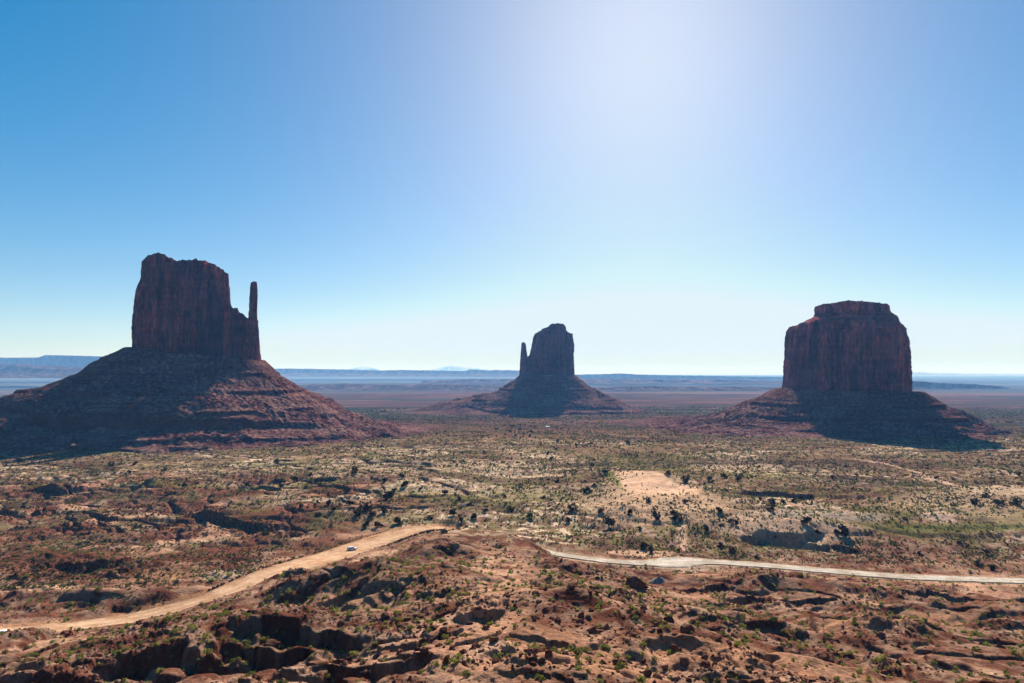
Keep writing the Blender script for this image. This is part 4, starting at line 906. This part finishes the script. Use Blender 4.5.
# ------------------------------------------------------------------ vehicles
def prism(profile, halfw, taper=None):
    """side profile (x,z) extruded across y; taper(z)->half width"""
    p = np.array(profile, float); n = len(p); w = np.array([halfw if taper is None else taper(q[1]) for q in p])
    V = np.vstack([np.stack([p[:, 0], -w, p[:, 1]], 1), np.stack([p[:, 0], w, p[:, 1]], 1)])
    Q = np.array([(i, (i + 1) % n, n + (i + 1) % n, n + i) for i in range(n)])
    return V, [Q, np.arange(n)[None, ::-1], np.arange(n, 2 * n)[None]]
def bevel(o, w=0.05):
    m = o.modifiers.new('bevel', 'BEVEL'); m.width = w; m.segments = 3; m.limit_method = 'ANGLE'
def box(x0, x1, y0, y1, z0, z1):
    V = np.array([(a, b, c) for c in (z0, z1) for (a, b) in ((x0, y0), (x1, y0), (x1, y1), (x0, y1))], float)
    return V, np.array([(3, 2, 1, 0), (4, 5, 6, 7), (0, 1, 5, 4), (1, 2, 6, 5), (2, 3, 7, 6), (3, 0, 4, 7)])
M_glass = plain_mat('car_glass', (0.02, 0.025, 0.03), 0.08); M_tyre = plain_mat('tyre_rubber', (0.02, 0.02, 0.02), 0.85); M_rim = plain_mat('wheel_rim', (0.5, 0.5, 0.52), 0.3, 0.8)
M_red = plain_mat('tail_light_red', (0.4, 0.02, 0.02), 0.2); M_lamp = plain_mat('headlight_clear', (0.8, 0.8, 0.8), 0.1); M_black = plain_mat('bumper_black', (0.03, 0.03, 0.03), 0.6)
def cyl_y(r, w, seg=28):
    t = np.linspace(0, 2 * np.pi, seg, endpoint=False); a = np.stack([r * np.cos(t), np.full(seg, -w), r * np.sin(t)], 1); b = a.copy(); b[:, 1] = w
    i = np.arange(seg); j = (i + 1) % seg
    return np.vstack([a, b]), [np.stack([i, j, seg + j, seg + i], 1), i[None, ::-1], (seg + i)[None]]
def vehicle(name, label, cat, loc, rz, paint, lower, roof, glass, L, W, wheels, rw=0.36):
    t = thing(name, label, cat, loc, rz)
    hw = W / 2; tp = lambda z: hw * (1 - 0.16 * max(0, (z - 0.95)) / 0.9)
    o = obj('body', mesh_np('body', *prism(lower, hw, tp), paint, False), t); bevel(o, .09)
    o = obj('roof', mesh_np('roof', *prism(roof, hw * .88, lambda z: tp(z) * 0.985), paint, False), t); bevel(o, .06)
    for sgn in (-1, 1):
        for g in glass:
            v, f = prism(g, 0.02); y = sgn * (hw * (1 - 0.16 * .3 / .9) + 0.0); v[:, 1] = v[:, 1] * .6 + sgn * np.array([tp(q) - .0 + .006 for q in v[:, 2]]); obj('side_window', mesh_np('side_window', v, f, M_glass, False), t)
    fx = [g for g in roof]
    xs = sorted([p[0] for p in roof]); zlo = min(p[1] for p in roof); zhi = max(p[1] for p in roof)
    top = [p for p in roof if p[1] > zhi - .1]; bot = [p for p in roof if p[1] < zlo + .05]
    for nm, bx, tx in (('windscreen', max(p[0] for p in bot), max(p[0] for p in top)), ('rear_window', min(p[0] for p in bot), min(p[0] for p in top))):
        sg = 1 if nm == 'windscreen' else -1; V = []
        for f_ in (0.12, 0.88):
            for s in (-1, 1): V.append((bx + (tx - bx) * f_ + sg * .02, s * (tp(zlo + (zhi - zlo) * f_) - .12), zlo + (zhi - zlo) * f_))
        V = np.array(V)[[0, 1, 3, 2]]; V2 = V - np.array([sg * .03, 0, 0])
        obj(nm, mesh_np(nm, np.vstack([V, V2]), np.array([(0, 1, 2, 3), (7, 6, 5, 4), (0, 4, 5, 1), (1, 5, 6, 2), (2, 6, 7, 3), (3, 7, 4, 0)]), M_glass, False), t)
    for wx in wheels:
        for s in (-1, 1):
            v, f = cyl_y(rw, .12); w = obj('wheel', mesh_np('tyre', v, f, M_tyre, False), t); w.location = (wx, s * (hw - .10), rw)
            v, f = cyl_y(rw * .6, .128); obj('rim', mesh_np('rim', v, f, M_rim, False), w)
    xf = max(p[0] for p in lower); xb = min(p[0] for p in lower)
    for s in (-1, 1):
        obj('headlight', mesh_np('headlight', *box(xf - .10, xf + .015, s * (hw - .32) - .16, s * (hw - .32) + .16, .68, .84), M_lamp, False), t)
        obj('tail_light', mesh_np('tail_light', *box(xb - .015, xb + .08, s * (hw - .2) - .1, s * (hw - .2) + .1, .75, 1.05), M_red, False), t)
    for nm, x0, x1 in (('front_bumper', xf - .1, xf + .06), ('rear_bumper', xb - .06, xb + .1)):
        obj(nm, mesh_np(nm, *box(x0, x1, -hw * .93, hw * .93, .36, .56), M_black, False), t)
    return t
silver = plain_mat('silver_paint', (0.66, 0.70, 0.74), 0.3, 0.0); white = plain_mat('white_paint', (0.78, 0.78, 0.79), 0.25)
x, y, z = P(352, 550.5, 386)
d, zr = road_near(np.array([x]), np.array([y]), RA)
vehicle('parked_car', 'silver estate car driving on the upper left dirt road', 'car', (x, y, zr[0] + .06), radians(28), silver,
        [(-2.35, .35), (-2.4, .75), (-2.3, 1.02), (-1.2, 1.05), (1.0, 1.02), (2.15, .9), (2.35, .7), (2.35, .35)],
        [(-2.2, .98), (-1.95, 1.62), (-.2, 1.72), (.45, 1.66), (1.3, .98)], [[(-2.0, 1.06), (-1.8, 1.54), (-.95, 1.6), (-.95, 1.06)], [(-.85, 1.06), (-.85, 1.6), (.0, 1.6), (.0, 1.06)], [(.1, 1.06), (.1, 1.6), (.4, 1.57), (1.05, 1.06)]], 4.7, 1.85, (-1.4, 1.4)).name = 'car'
bpy.data.objects['car'].scale = (1.12, 1.12, 1.12)
x, y, z = P(-2.5, 634.5, 236); d, zr = road_near(np.array([x]), np.array([y]), RA)
vehicle('van', 'white high-roofed van cut off by the left edge of the picture on the dirt road', 'van', (x, y, zr[0] + .06), radians(195), white,
        [(-2.5, .4), (-2.55, 1.0), (-2.5, 1.25), (1.6, 1.25), (2.35, 1.05), (2.5, .75), (2.5, .4)],
        [(-2.5, 1.2), (-2.4, 2.05), (-2.2, 2.25), (.7, 2.25), (1.1, 2.1), (1.75, 1.2)], [[(-2.25, 1.35), (-2.2, 1.95), (-.9, 1.95), (-.9, 1.35)], [(-.75, 1.35), (-.75, 1.95), (.3, 1.95), (.3, 1.35)], [(.42, 1.35), (.42, 1.95), (.95, 1.92), (1.4, 1.35)]], 5.0, 1.95, (-1.6, 1.6))
# ------------------------------------------------------------------ far shed
x, y, z = on_ground(547.5, 427.5, 600)
sh = thing('shed', 'tiny white-roofed shed on the plain below the centre butte', 'shed', (x, y, z), radians(8))
M_wall = plain_mat('shed_wall', (0.42, 0.36, 0.31), 0.8); M_roof = plain_mat('shed_roof', (0.4, 0.41, 0.43), 0.6)
sh.scale = (.7, .7, .7)
v, f = box(-6, 6, -3, 3, -.5, 2.8); obj('wall', mesh_np('wall', v, f, M_wall, False), sh)
v, f = prism([(-3.5, 2.7), (0, 4.2), (3.5, 2.7), (3.5, 2.82), (0, 4.34), (-3.5, 2.82)], 6.5); v = v[:, [1, 0, 2]]; obj('roof', mesh_np('roof', v, [q[:, ::-1] for q in f], M_roof, False), sh)
v, f = box(-1, .2, -3.05, -2.99, 0, 2.1); obj('door', mesh_np('door', v, f, M_bark, False), sh)
for wx in (-4, 3): v, f = box(wx, wx + 1.4, -3.05, -2.99, 1, 2); obj('window', mesh_np('window', v, f, M_glass, False), sh)
